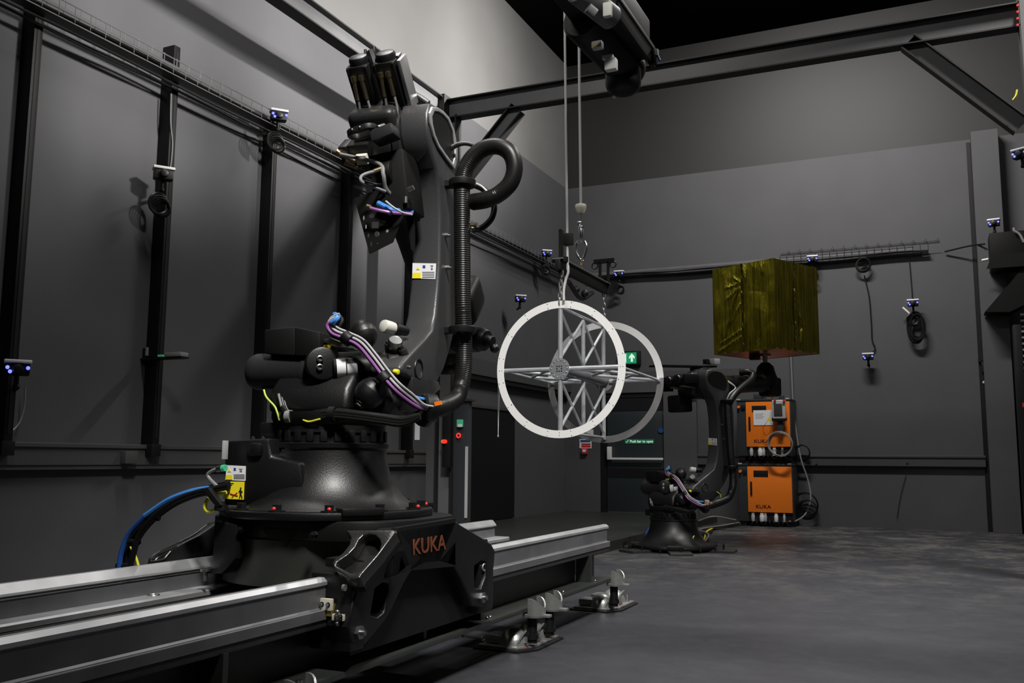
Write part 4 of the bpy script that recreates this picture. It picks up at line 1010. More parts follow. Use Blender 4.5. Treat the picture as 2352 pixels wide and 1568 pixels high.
# hand placed opening plate: outline on the sloping plane through the leg corner
pl0=V((-1.965,2.885,.585)); 
def onpl(px,py,p0,n): d=ray(px,py); t=(p0-CAM).dot(n)/d.dot(n); return CAM+d*t
n1=V((0,-.66,.75)).normalized()
so=[(793,1217),(905,1216),(908,1221),(868,1275),(830,1318),(826,1326),(812,1330),(797,1326),(770,1308),(763,1294),(768,1284),(788,1268),(802,1250),(806,1234),(800,1224)]
sh=[(771,1298),(773,1290),(800,1272),(816,1255),(824,1238),(834,1228),(848,1225),(862,1228),(872,1238),(875,1249),(870,1264),(850,1286),(836,1300),(822,1314),(806,1316)]
m=MB().prism([onpl(a,b,pl0,n1) for a,b in so],-n1*.05,holes=[[onpl(a,b,pl0,n1) for a,b in sh]],bev=.005,seg=3)
st_=m.build('front_strut','castg',cg)
MB().prism([onpl(a,b,pl0,n1)-n1*.05 for a,b in so],-n1*.02).build('strut_floor','blackm',st_)
# front leg block facing the viewer side
m=MB().bb((-2.155,2.90,.30),(-1.97,2.99,.575),bev=.008).bb((-2.16,2.99,.585),(-1.98,4.05,.62),bev=.01)
m.bb((-2.16,3.95,.28),(-1.98,4.12,.56),bev=.02)
m.build('leg_block','black',cg)
# rear left strut (other side) reaching towards the viewer, with slot
m=MB(); XB=-3.08
o=[oX(px,py,XB) for px,py in ((335,1300),(340,1282),(352,1272),(400,1248),(440,1228),(484,1198),(492,1220),(490,1290),(470,1292))]
h=[oX(px,py,XB) for px,py in ((352,1284),(362,1275),(405,1254),(440,1236),(455,1230),(420,1256),(380,1282),(366,1290))]
m.prism(o,(.045,0,0),bev=.008,seg=3); m.build('rear_strut','castg',cg)
m=MB()
eL=[oX(px,py,XB+.047) for px,py in ((475,1206),(440,1231),(400,1250),(358,1272),(347,1283),(352,1288),(375,1284),(385,1274),(392,1266))]
m.tube(eL,.004,6,smooth=4); m.build('strut_rim','galv',cg)
MB().bb((-3.10,3.36,.30),(-2.99,4.05,.70),bev=.02).build('rear_casting','black',cg)
# hanging leg at the left front and rear right sloping shoulder
m=MB(); o=[oY(px,py,3.08) for px,py in ((492,1195),(545,1205),(541,1282),(522,1306),(508,1318),(476,1318),(468,1308),(486,1300))]
m.prism(o,(0,.08,0),bev=.008); m.build('guide_leg','black',cg)
m=MB().cyl(oY(472,1312,3.07),oY(472,1306,3.07),.022,seg=20).cyl(oY(472,1334,3.07),oY(472,1312,3.07),.009); m.build('guide_bolt','galv',cg)
# inner round web under the plate with V rib
m=MB()
pts=[]
n=40
vs=[];
for i in range(n+1):
    a=R(180+180*i/n); x=-2.56+.43*math.cos(a); y=3.48+.36*math.sin(a)
    vs+=[V((x,y,.66)),V((x,y,.47))]
m._add(vs,[(2*i,2*i+2,2*i+3,2*i+1) for i in range(n)])
m.bb((-2.95,3.48,.47),(-2.15,3.9,.66)); m.build('inner_ring_web','bed',cg)
m=MB(); c=oY(645,1225,3.13); b=oY(641,1288,3.13); l=oY(602,1213,3.13); rr=oY(680,1215,3.13)
m.prism([l,rr,b],(0,.06,0),bev=.003); m.build('v_rib','blackm',cg)
for px,py in ((560,1214),(725,1227)): p=oY(px,py,3.10); MB().cyl(p,p-V((0,.02,0)),.014,seg=6).cyl(p-V((0,.02,0)),p-V((0,.035,0)),.008,seg=8).build('web_bolt','blackm',cg)
# wipers: cream plates with screws on the front leg
for k,(x0,y0,x1,y1) in enumerate(((736,1373,762,1402),(764,1409,789,1426))):
    p=oY(x0,y0,2.875);q=oY(x1,y1,2.875); o=MB().bb((p.x,2.87,q.z),(q.x,2.885,p.z),bev=.001).build('wiper_plate','cream',cg)
    m=MB(); mk=MB()
    for fx_,fz in ((.22,.5),(.75,.5)) if k==0 else ((.45,.3),(.8,.3),(.45,.72),(.8,.72)):
        c=V((p.x+(q.x-p.x)*fx_,2.868,p.z+(q.z-p.z)*fz)); m.cyl(c,c-V((0,.008,0)),.0055,seg=10); mk.cyl(c+V((0,.003,0)),c,.009,seg=14)
    m.build('wiper_screw','chrome',o); mk.build('slot','trimd',o)
p=oY(775,1405,2.87);q=oY(775,1432,2.87)
MB().cyl(q,p,.006,seg=8).sph(p,.009).sph(q,.009).build('grease_nipple','galv',cg)
p=oY(757,1395,2.88); MB().bb((p.x-.03,2.875,p.z-.03),(p.x+.012,2.90,p.z+.012)).build('brass_wiper',mat('brass wiper',(.45,.33,.08),.4,metal=.8),cg)
for px,py in ((823,1452),(1106,1372)):
    p=oX(px,py,XS); MB().cyl(p,p+V((.014,0,0)),.026,seg=6).cyl(p+V((.014,0,0)),p+V((.03,0,0)),.010,seg=12).build('guide_nut','galv',cg)
p=oX(1103,1302,XS-.03); MB().torus(p+V((.02,0,0)),(1,0,0),.016,.005,20,8).build('guide_roller','foot',cg)
MB().cyl(oX(788,1349,-1.99),oX(788,1349,-1.99)+V((.01,0,0)),.012).build('plug_screw','foot',cg)
# ================================================================= HANGING RING STRUCTURE
RX=-2.79; RZ=1.735; YA,YB=7.0,8.12; RO=.565; RI=.503
rs=thing('ring_structure',(RX,7.55,RZ-RO),'hanging aluminium truss cross with two large white rings','truss structure')
def ring(y,name,m,z=RZ,a0=0,a1=360):
    n=96; m_=MB(); full=(a1-a0)>=360
    k=n if full else int(n*(a1-a0)/360)
    vs=[];fs=[]
    for i in range(k+(0 if full else 1)):
        a=R(a0+(a1-a0)*i/k)
        for r,yy in ((RO,y-.003),(RO,y+.003),(RI,y+.003),(RI,y-.003)): vs.append(V((RX+r*math.cos(a),yy,z+r*math.sin(a))))
    N=k+(0 if full else 1)
    for i in range(k):
        j=(i+1)%N
        for e in range(4): f=(e+1)%4; fs.append((4*i+e,4*j+e,4*j+f,4*i+f))
    if not full: fs+=[(0,1,2,3),(4*k+3,4*k+2,4*k+1,4*k)]
    m_._add(vs,fs); return m_.build(name,m,rs,ang=30)
g1=ring(YA,'ring','ringw')
g2=ring(YB,'ring','ringw',RZ-.018,2,176); g3=ring(YB,'ring','ringg',RZ-.018,176,362)
m=MB()
for i in range(16):
    a=2*PI*(i+.5)/16
    for r in (RI+.012,RO-.012): m.sph((RX+r*math.cos(a),YA-.005,RZ+r*math.sin(a)),.0045,(1,.5,1),8,6)
m.build('ring_rivet','chrome',g1)
m=MB()
for i in range(4):
    a=PI/2*i; c_,s_=math.cos(a),math.sin(a)
    for r in (RI+.018,RO-.022): m.cyl((RX+r*c_-.0,YA-.0045,RZ+r*s_),(RX+r*c_,YA-.003,RZ+r*s_),.004,seg=8)
m.build('ring_screw','greyc',g1)
def tb(a,b,r=.013,seg=10): 
    return MB().cyl(a,b,r,seg=seg).build('truss_tube','alu',rs)
for dx,dz in ((0,1),(0,-1),(1,0),(-1,0)):
    ed=RO-.03
    f=lambda t,y: V((RX+dx*t,y,RZ+dz*t-(.018*(y-YA)/1.12)))
    tb(f(.06,YA+.02),f(ed,YA+.02),.020); tb(f(.06,YB-.02),f(ed,YB-.02),.020); ym=(YA+YB)/2
    if dz: tb(f(.04,ym),f(ed-.06,ym),.019)
    tb(f(ed-.02,YA+.02),f(ed-.02,YB-.02),.012)
    for y0,y1 in ((YA+.02,ym),(ym,YB-.02)):
        tb(f(.09,y0),f(ed-.05,y1),.013,8); tb(f(ed-.05,y0),f(.09,y1),.013,8)
m=MB().cyl((RX,YA-.005,RZ),(RX,YA+.004,RZ),.088,seg=48).cyl((RX,YA+.03,RZ),(RX,YA+.036,RZ),.06,seg=32); h1=m.build('hub_plate',mat('satin hub plate',(.50,.52,.55),.3,metal=.7),rs)
m=MB(); mk=MB()
for i in range(14):
    a=2*PI*i/14; m.sph((RX+.07*math.cos(a),YA-.007,RZ+.07*math.sin(a)),.006,(1,.5,1),8,6)
for x in (-.02,.0,.02):
    for z in (-.02,0,.02): 
        if x or z: mk.cyl((RX+x,YA-.0065,RZ+z),(RX+x,YA-.005,RZ+z),.006,seg=10)
m.build('hub_bolt','chrome',h1); mk.build('hub_hole','trimd',h1)
h2=MB().cyl((RX,YB-.004,RZ-.018),(RX,YB+.004,RZ-.018),.088,seg=48).build('hub_plate','greyc',rs)
MB().cyl((RX,YA+.01,RZ),(RX,YB-.01,RZ-.018),.045,seg=32).build('centre_tube','steel',rs)
# lifting beam
zl=2.60
sb=thing('lifting_beam',(RX,7.55,zl-.1),'black lifting beam with two chains above the ring structure','lifting beam')
MB().bb((RX-.02,YA-.06,zl-.05),(RX+.03,YB+.06,zl+.04),bev=.004).build('beam_bar','blackm',sb)
MB().bb((RX-.04,YA-.06,zl+.04),(RX+.05,YB+.06,zl+.05)).build('beam_flange','steel',sb)
MB().bb((RX+.0,YA-.02,zl-.12),(RX+.02,YA+.04,zl+.30)).bb((RX-.06,YA-.03,zl+.02),(RX+.08,YA+.0,zl+.06)).build('end_post','blackm',sb)
m=MB().bb((RX-.05,YB,zl+.0),(RX-.03,YB+.03,zl+.25)).bb((RX+.03,YB,zl+.0),(RX+.05,YB+.03,zl+.25)).bb((RX-.10,YB,zl+.24),(RX+.10,YB+.03,zl+.28)).bb((RX-.05,YB,zl+.02),(RX+.05,YB+.03,zl+.05))
m.torus((RX-.09,YB+.01,zl+.22),(0,1,0),.03,.006,16,6).torus((RX+.09,YB+.01,zl+.22),(0,1,0),.03,.006,16,6)
m.build('end_shackle_frame','blackm',sb)
def chain(p0,p1,name='chain'):
    p0=V(p0);p1=V(p1);d=p1-p0; L_=d.length; n=max(1,int(L_/.045)); m=MB()
    for i in range(n):
        c=p0+d*((i+.5)/n); ax=V((1,0,0)) if i%2 else V((0,1,0)); dn=d.normalized(); w=ax.cross(dn).normalized()
        pts=[c+w*.014*math.cos(t)+dn*(.030*math.sin(t)) for t in [2*PI*k/12 for k in range(12)]]
        m.tube(pts,.0065,6,closed=True)
    return m.build(name,'foot',sb)
chain((RX+.02,YA,zl-.05),(RX,YA,RZ+RO-.03)); chain((RX,YB,zl-.05),(RX,YB,RZ+RO-.05))
m=MB().sph((RX+.02,7.55,zl-.15),.035).sph((RX-.02,7.45,zl-.13),.03); 
m.tube([(RX,7.2,zl-.10),(RX,7.5,zl-.2),(RX,7.8,zl-.10)],.02,8,smooth=5).build('chain_slack','blackm',sb)
# hook and cable
hk=thing('crane_hook',(RX,7.55,zl+.05),'bright steel crane hook on its thin cable','hook')
ht=oY(1334,480,7.55); hx,hy=ht.x,7.55; 
pt=oY(1329,75,7.55); 
MB().cyl((hx,hy,ht.z),(pt.x,hy,5.2),.012,seg=10).build('hoist_cable','lgrey',hk)
MB().lathe([(0,0),(.03,0),(.045,.03),(.048,.045),(.05,.05),(.05,.075),(.047,.08),(0,.08)],(hx,hy,ht.z-.04),None,28).build('cable_stop','cream',hk)
p=oY(1334,497,7.55); q=oY(1336,552,7.55)
m=MB().cyl((hx,hy,ht.z-.03),(hx+.0,hy,q.z+.12),.010,seg=10).cyl((hx-.005,hy,q.z+.13),(hx+.01,hy,q.z+.02),.024,.020,seg=16,bev=.004).sph((hx-.012,hy,q.z+.16),.022).torus((hx+.005,hy,q.z+.12),(0,0,1),.02,.007,16,6)
m.build('swivel','chrome',hk)
c=V((hx+.005,hy,oY(1336,575,7.55).z)); 
m=MB().tube([c+V((.0,0,.085)),c+V((-.045,0,.07)),c+V((-.05,0,.0)),c+V((-.02,0,-.07)),c+V((.012,0,-.08)),c+V((.035,0,-.03)),c+V((.05,0,.03)),c+V((.03,0,.08))],.012,10,smooth=5)
m.build('hook_body','chrome',hk)
m=MB()
p0=c+V((0,0,-.08)); 
for i in range(3): m.torus(p0+V((0,0,-.02-.04*i)),(1,0,0) if i%2 else (0,1,0),.016,.006,14,6)
m.build('shackle_links','brass',hk)
# pendant cable
a=oY(1297,0,7.0); b=oY(1303,550,7.0)
pc=thing('pendant_cable',(b.x,7.0,RZ+RO),'long thin grey cable hanging straight down to the left end of the lifting beam','cable')
MB().tube([V((a.x-.01,7.0,5.6)),V((b.x,7.0,b.z)),oY(1304,600,7.0),oY(1305,625,7.0),oY(1300,640,7.0),oY(1295,665,6.98),oY(1295,690,6.96)],.011,8,smooth=3).build('cable_sheath','lgrey',pc)
MB().bb(b-V((.03,.03,.05)),b+V((.05,.02,.05)),bev=.008).build('cable_clamp','blackm',pc)
# safety rope hanging left of ring
p=oY(1147,900,7.2); q=oY(1144,1002,7.2)
rp=thing('hanging_line',(q.x,7.2,q.z),'thin pale cord with end weight hanging beside the left edge of the front ring','cord')
MB().tube([p+V((.01,0,.1)),p,q],.004,6).tube([p+V((-.012,0,.1)),q],.003,6).build('cord','lgrey',rp)
MB().sph(q,.012).build('end_weight','galv',rp)

# ================================================================= HOIST
hz=oY(1440,190,7.0)
ho=thing('crane_hoist',(-2.2,6.3,4.3),'black overhead crane hoist with yellow warning tags at the top of the picture','hoist')
dr=V((-.55,-1,.28)).normalized()
Pn_=lambda px,py,y: oY(px,py,y)
c=oY(1445,165,7.05); 
A=c; B=c+V((-.06,-1.0,.02))
qh=(A-B).normalized().to_track_quat('Z','Y').to_matrix()
Lh=(A-B).length
m=MB().lathe([(0,0),(.13,0),(.15,.03),(.15,Lh-.10),(.155,Lh-.09),(.155,Lh-.02),(.13,Lh+.02),(0,Lh+.03)],B,qh,40); m.build('motor_drum','blackm',ho)
m=MB(); lo=oY(1440,205,7.0); m.lathe([(0,-.07),(.09,-.07),(.13,-.04),(.145,0),(.145,.12),(0,.12)],V((lo.x,lo.y-.1,lo.z)),None,36); m.build('end_bell','blackm',ho)
m=MB().bb((A.x-.14,B.y-.6,A.z+.02),(A.x+.22,A.y-.12,A.z+.35),bev=.02).bb((A.x+.20,B.y,A.z-.02),(A.x+.235,A.y-.04,A.z+.16),bev=.004)
m.build('hoist_frame','trimd',ho)
MB().bb((A.x+.235,B.y,A.z+.10),(A.x+.25,A.y-.02,A.z+.125),bev=.003).build('frame_rail','cab',ho)
p=oY(1385,25,5.6)
m=MB().cyl(p+V((-.10,-.25,.05)),p+V((.02,.12,0)),.085,seg=28,bev=.01).cyl(p+V((-.10,-.28,.06)),p+V((-.095,-.25,.05)),.05,seg=20); m.build('gear_motor','steel',ho)
p=oY(1368,14,6.2); MB().cyl(oY(1350,18,5.4),oY(1362,26,5.4)+V((0,.04,0)),.035,seg=20).build('motor_cap','greyc',ho)
MB().bb(oY(1386,28,5.5)-V((.0,.02,.04)),oY(1402,12,5.5)+V((.01,.02,.02)),bev=.01).build('junction_lid','pol',ho)
p=oY(1371,107,5.95); tg=MB().bb(p-V((.035,.03,.02)),p+V((.045,.03,.035)),bev=.014).build('warning_lamp','lgrey',ho)
MB().prism([p+V((-.010,-.034,-.016)),p+V((.016,-.034,-.016)),p+V((.003,-.034,.014))],(0,.003,0)).build('warning_triangle','yellow',tg)
p=oY(1403,150,5.95); MB().bb(p-V((.040,.03,.04)),p+V((.045,.03,.045)),bev=.01).bb(p+V((-.06,-.02,.05)),p+V((.02,.02,.075)),bev=.006).build('limit_box','white',ho)
p=oY(1500,132,6.9); MB().bb(p-V((.035,.02,.06)),p+V((.03,.03,.06)),bev=.01).build('side_sensor','blackm',ho)
MB().bb(p+V((-.03,-.024,-.03)),p+V((-.012,-.02,.02))).build('yellow_tag','yellow',ho)
p=oY(1514,134,6.9); MB().cyl(p+V((-.02,0,.045)),p+V((.006,0,-.02)),.010,seg=10).build('blue_glint','bluesign',ho)  # solid blue pin, a glint put in as colour
p=oY(1509,120,6.9); MB().bb(p-V((.02,.02,.03)),p+V((.012,.02,.025)),bev=.008).build('sensor_head','lgrey',ho)
p=oY(1411,222,6.9); MB().sph(p,.014).build('white_knob','white',ho)
p=oY(1313,17,6.3); MB().bb(p-V((.012,.01,.03)),p+V((.012,.01,.03)),bev=.004).build('cable_bracket','lgrey',ho)
MB().tube([oY(1312,5,6.3),oY(1322,50,6.6),oY(1328,78,6.9)],.010,8).build('hoist_line','blackm',ho)
MB().bb((A.x-.06,6.0,A.z+.3),(A.x+.06,6.12,CZ)).bb((A.x-.06,5.2,A.z+.3),(A.x+.06,5.32,CZ)).build('hanger','trimd',ho)

# ================================================================= CABINETS
def cabinet(z0,label,y=14.72,notice=False):
    x0,x1=-2.862,-2.035; W_=x1-x0; h=.955
    c=thing('controller_cabinet',((x0+x1)/2,y+.28,z0),label,'cabinet',group=None)
    MB().bb((x0,y,z0+.07),(x1,y+.55,z0+h),bev=.008).build('housing','cab',c)
    MB().bb((x0-.006,y-.01,z0+h-.03),(x1+.006,y+.55,z0+h),bev=.006).build('lid','cab',c)
    d=MB().bb((x0+.145,y-.03,z0+.215),(x1-.018,y-.0,z0+h-.045),bev=.006).build('door','orange',c)
    MB().bb((x0+.24,y-.036,z0+h-.20),(x0+.46,y-.030,z0+h-.105),bev=.006).build('badge_plate','trimd',d)
    MB().bb((x0+.185,y-.045,z0+.47),(x0+.215,y-.030,z0+.68),bev=.006).build('door_handle','trimd',d)
    MB().text('KUKA',.075,Matrix.Translation((x0+.26,y-.032,z0+.275))@fx,.001,1.15).build('brand_lettering','trimd',d,flat=True)
    MB().cyl((x0+.035,y,z0+h-.12),(x0+.035,y-.04,z0+h-.12),.022).build('red_switch','orange',c)
    MB().bb((x0+.07,y-.02,z0+h-.16),(x0+.13,y,z0+h-.09),bev=.006).build('switch_plate','trimd',c)
    MB().bb((x0+.15,y-.005,z0+.08),(x1-.01,y+.01,z0+.205)).build('connector_recess','trimd',c)
    for k,(fx_,s_) in enumerate(((.10,1.0),(.30,1.25),(.38,.8),(.62,1.1),(.80,.7))):
        xx=x0+.15+fx_*(W_-.16); MB().cyl((xx,y-.03,z0+.17),(xx,y-.03,z0+.075),.028*s_,seg=14,bev=.004).cyl((xx,y-.03,z0+.20),(xx,y-.03,z0+.165),.022*s_,seg=14).build('plug','lgrey' if k%2==0 else 'white',c)
    m=MB()
    for k in range(9):
        xx=x0+.2+k*.065; m.tube([(xx,y-.03,z0+.10),(xx+.01,y-.06,z0+.05),(xx+.04*((k%3)-1),y-.02,z0+.02),(xx+.06,y+.05,z0+.018)],.011,8,smooth=4)
    m.build('plug_cable','rub',c)
    for xx in (x0+.06,x1-.07): MB().bb((xx-.05,y+.02,z0),(xx+.05,y+.5,z0+.07),bev=.004).build('foot_rail','trimd',c)
    m=MB()
    for xx in (x0+.03,x1-.05): m.bb((xx-.03,y-.012,z0+h-.012),(xx+.03,y+.02,z0+h+.008),bev=.003)
    m.build('lifting_lug','lgrey',c)
    return c
c1=cabinet(0,'lower of the two stacked orange and charcoal controller cabinets')
c2=cabinet(1.0,'upper of the two stacked cabinets, with a white notice and handheld pendant on it')
MB().bb((-2.85,14.76,.955),(-2.04,15.2,1.0)).build('spacer','trimd',c1)
p=oY(1730,942,14.68);q=oY(1776,976,14.68)
nt_=thing('paper_notice',(p.x,14.69,q.z),'white paper notice with yellow triangle stuck on the upper orange door','notice')
MB().bb((p.x,14.683,q.z),(q.x,14.688,p.z)).build('sheet','paper',nt_)
m=MB()
for k in range(4): m.bb((p.x+.03,14.682,p.z-.06-.022*k),(p.x+.16-.02*(k%2),14.683,p.z-.055-.022*k))
m.build('print_lines','greyc',nt_)
t_=oY(1766,962,14.68); MB().prism([V((t_.x-.035,14.682,t_.z-.03)),V((t_.x+.035,14.682,t_.z-.03)),V((t_.x,14.682,t_.z+.035))],(0,.002,0)).build('warning_triangle','yellow',nt_)
a=oY(1772,921,14.55);b=oY(1805,962,14.55)
tp_=thing('teach_pendant',((a.x+b.x)/2,14.6,b.z-.2),'handheld grey teach pendant hooked on the upper orange cabinet','pendant')
MB().bb((a.x,14.56,b.z),(b.x,14.62,a.z+.02),bev=.02,seg=3).build('pendant_body','lgrey',tp_)
MB().bb((a.x+.03,14.552,b.z+.05),(b.x-.05,14.565,a.z-.04),bev=.004).build('screen','screen',tp_)
MB().bb((a.x-.01,14.565,b.z-.03),(b.x+.01,14.63,b.z+.03),bev=.02).build('lower_grip','trimd',tp_)
m=MB().cyl((a.x+.05,14.56,a.z+.015),(a.x+.05,14.53,a.z+.015),.018).cyl((b.x-.02,14.56,a.z+.0),(b.x-.02,14.53,a.z+.0),.018); m.build('pendant_knob','red',tp_)
MB().bb((a.x+.07,14.60,b.z-.20),(b.x-.05,14.66,b.z-.02),bev=.01).bb((a.x+.10,14.6,a.z),(b.x-.03,14.68,a.z+.09),bev=.01).build('pendant_hook','cab',tp_)
c=oY(1791,1018,14.55); m=MB()
for k in range(6):
    m.torus(c+V((.003*k,0,-.004*k)),(0.05*k-.1,1,.04),.182-.004*(k%3),.008,44,6)
m.build('coiled_cable','greyc',tp_)
MB().tube([oY(1782,955,14.6),oY(1772,985,14.6),oY(1760,1000,14.62),oY(1752,985,14.62),oY(1762,968,14.62)],.003,6,smooth=6).build('thin_lead','trimd',tp_)
p=oY(1752,913,14.9)
tag(MB().bb((p.x-.13,14.8,1.955),(p.x+.0,15.0,p.z+.06),bev=.01).build('power_brick','cab'),'small charcoal box on top of the upper cabinet','box')
tag(MB().lathe([(0,0),(.055,0),(.08,.09),(.085,.14),(0,.14)],(p.x+.09,14.9,1.956),None,20).build('grey_canister','ringg'),'small light grey canister standing on top of the upper cabinet','canister')
# cables at the cabinets
lc=thing('supply_cable',(-1.8,15.1,0),'long grey cable dropping from the wall tray past the orange cabinets to the floor','cable')
pts=[oY(1816,798,15.2),oY(1818,850,15.2),oY(1822,930,15.2),oY(1830,1000,15.15),oY(1840,1055,15.1),oY(1855,1100,15.1),oY(1862,1145,15.05),oY(1850,1180,15.0),oY(1828,1196,14.8),oY(1812,1197,14.7)]
MB().tube([V((pts[0].x,15.2,4.2)),V((pts[0].x+.0,15.2,3.4)),*pts],.013,8,smooth=5).build('cable_sheath','greyc',lc)
for k,(cx_,cy_,rx_) in enumerate(((1853,1170,.15),(1848,1160,.20),(1840,1040,.13))):
    yc_=(14.98,15.2,15.15)[k]; c=oY(cx_,cy_,yc_); nm=['lower','middle','upper'][k]
    t=thing('cable_coil',(c.x,yc_,max(0,c.z-rx_)),['small black cable coil on the floor right of the cabinets','larger black cable coil leaning on the wall right of the lower cabinet','black cable coil hung beside the gap between the cabinets'][k],'cable coil')
    m=MB()
    for j in range(4): m.torus(c+V((.01*j,-.012*j,.004*j)),(.1*j-.1,1,.05*j),rx_-.008*j,.009,36,6)
    m.build('coil','rub',t)
m=MB(); fl_=thing('floor_cable',(-3.1,13.2,0),'bundle of black and yellow cables lying between the rear robot and the cabinets','cable')
for k,(mm,dy) in enumerate((('rub',0),('yel2',.05),('rub',.1),('greyc',.16))):
    P_=[oZ(1608,1200-k*2,.02),oZ(1635,1197-k,.02),oZ(1668,1199,.03),oZ(1700,1199-k,.02)]
    P_=[V((p.x,min(p.y,14.7),.02+.012*(k%2))) for p in P_]
    MB().tube([V((-2.55,10.9,.03)),*[V((a_.x,a_.y,.02+.01*k)) for a_ in (V((-2.75,11.8+.1*k,0)),V((-2.9-.05*k,12.9,0)),V((-3.05+.04*k,13.9,0)),V((-2.85,14.70-.03*k,0)))]],.013,8,smooth=6).build('cable',mm,fl_)
a_=[oY(1605,1196,14.0),oY(1640,1186,14.0),oY(1690,1194,14.4)]
MB().tube([V((p.x,p.y,max(.03,p.z))) for p in a_],.012,8,smooth=6).build('cable','greyc',fl_)

# ================================================================= TRACKING CAMERAS
cams=[ # px,py,plane axis,value, yaw, label, led, coil
 (375,402,0,LW+.25,55,'tracking camera with a thick hank of cable, on the second black upright',False,True),
 (640,268,0,LW+.30,50,'tracking camera with two blue lights sitting on the left wall cable tray',True,True),
 (40,848,0,LW+.25,55,'tracking camera with blue lights low on the left wall at the picture edge',True,False),
 (1255,583,0,LW+.25,40,'tracking camera above the left wall tray near the room corner',True,True),
 (1195,687,0,LW+.30,40,'tracking camera on the left wall just above the front white ring',True,False),
 (1422,630,1,BW-.22,8,'tracking camera with looped cables on the far wall tray left of the gold box',True,True),
 (1866,596,1,BW-.22,5,'tracking camera directly right of the gold box on the far wall tray',True,True),
 (2097,697,1,BW-.2,0,'tracking camera above a big black cable coil on the far wall',True,True),
 (1994,820,1,BW-.2,0,'tracking camera alone low on the far wall right of the gold box',True,False),
 (2283,513,1,BW-.5,-10,'tracking camera standing on the black speaker at the right',True,False),
 (2345,355,0,.95,-30,'tracking camera cut by the right picture edge, high on the frame column',True,False)]
def trackcam(p,yaw,label,led,coil,back):
    t=thing('tracking_camera',p,label,'tracking camera',R(yaw),'tracking cameras round the hall')
    def bl(mb,n,m,par=None): return mb.build(n,m,par or t,local=True)
    bl(MB().box((0,0,.0),(.15,.09,.085),None,bev=.012),'camera_body','blackm')
    bl(MB().box((0,.0,.052),(.17,.11,.024),None,bev=.008),'top_shell','white')
    le=bl(MB().cyl((0,-.04,.0),(0,-.075,.0),.034,.03,seg=24,bev=.003),'lens','black')
    if led:
        for x,z in ((-.062,.008),(.062,.008),(-.045,-.02)): bl(MB().sph((x,-.05,z),.013,(1,.6,1),10,8),'status_led','led')
    bl(MB().cyl((0,.02,-.04),(0,.03,-.12),.016).sph((0,.03,-.12),.024).cyl((0,.03,-.12),(0,back,-.13),.014),'ball_mount','blackm')
    if coil:
        m=MB()
        for k in range(5): m.torus((.01*k-.02,.03+.01*k,-.235-.01*k),(.2*(k-2),1,.1),.085-.006*k,.010,28,6)
        bl(m,'cable_hank','rub')
    return t
for px,py,ax,v,yw,lb,led,coil in cams:
    p=on(px,py,ax,v); trackcam(p,yw,lb,led,coil,.18)
# big coil under the camera on the far wall + white stub
c=oY(2102,752,BW-.12); t=thing('cable_coil',(c.x,BW-.1,c.z-.25),'big oval black cable coil hanging on the far wall under a camera','cable coil')
m=MB()
for k in range(9):
    pts=[c+V(((.11-.008*(k%4))*math.cos(a)+.004*k,-.02*math.sin(k)-.004*k,(.24-.015*(k%5))*math.sin(a))) for a in [2*PI*i/32 for i in range(32)]]
    m.tube(pts,.011,6,closed=True)
m.build('coil','rub',t)
a,b=oY(2073,706,BW-.15),oY(2089,720,BW-.15); tag(MB().cyl(a,b,.017).build('white_tube','white'),'short slanted white tube left of the big cable coil on the far wall','tube')
# coil at tray
c=oY(1982,610,BW-.1); t=thing('cable_coil',(c.x,BW-.1,c.z-.13),'round black cable coil hanging from the far wall tray','cable coil')
m=MB()
for k in range(5): m.torus(c+V((.004*k,-.01*k,.003*k)),(.1*k-.2,1,.05),.105-.006*(k%3),.010,32,6)
m.build('coil','rub',t)
def wire(name,label,pts,r=.006,m='trimd'):
    t=MB().tube(pts,r,6,smooth=6).build(name,m); return tag(t,label,'cable')
wire('wall_cable','thin black cable hanging from the round coil to the low camera on the far wall',[oY(x,y,BW-.03) for x,y in ((1985,632),(1996,680),(2001,740),(2003,780),(2010,800),(1998,815))],.010)
wire('wall_cable','thin black cable hanging from the tray to the camera above the big coil',[oY(x,y,BW-.03) for x,y in ((2088,592),(2092,640),(2096,690))],.007)
wire('wall_cable','thin pale cable dropping beside the second upright on the left wall',[oX(x,y,LW+.14) for x,y in ((393,215),(392,280),(396,330),(392,380),(386,400))],.006,'greyc')
wire('wall_cable','thin grey cable curving down from the low left camera to the picture edge',[oX(x,y,LW+.05) for x,y in ((58,890),(56,930),(45,970),(20,993),(-20,998))],.006,'greyc')
wire('wall_cable','thin dark cord swagged on the far wall below the trunking',[oY(x,y,BW-.02) for x,y in ((2081,1090),(2068,1140),(2060,1190))],.004)
# small bracket device on the left wall
p=oX(335,822,LW+.02); q=oX(410,820,LW+.45)
t=thing('shelf_bracket',(LW,p.y,p.z-.05),'small wall bracket carrying a tiny grey unit with green lights on the left wall','bracket')
d=p; m=MB().bb((LW,d.y-.02,d.z-.05),(LW+.02,d.y+.02,d.z+.08)).bb((LW,d.y-.04,d.z-.02),(LW+.45,d.y+.04,d.z-.005)).build('bracket_arm','blackm',t)
MB().bb((LW+.27,d.y-.045,d.z-.005),(LW+.44,d.y+.045,d.z+.03),bev=.006).build('bracket_unit','greyc',t)
MB().bb((LW+.20,d.y-.05,d.z+.0),(LW+.25,d.y-.03,d.z+.015)).build('green_light','mint',t)
MB().bb((LW+.02,d.y-.01,d.z+.02),(LW+.03,d.y+.02,d.z+.09)).build('bracket_lever','greyc',t)

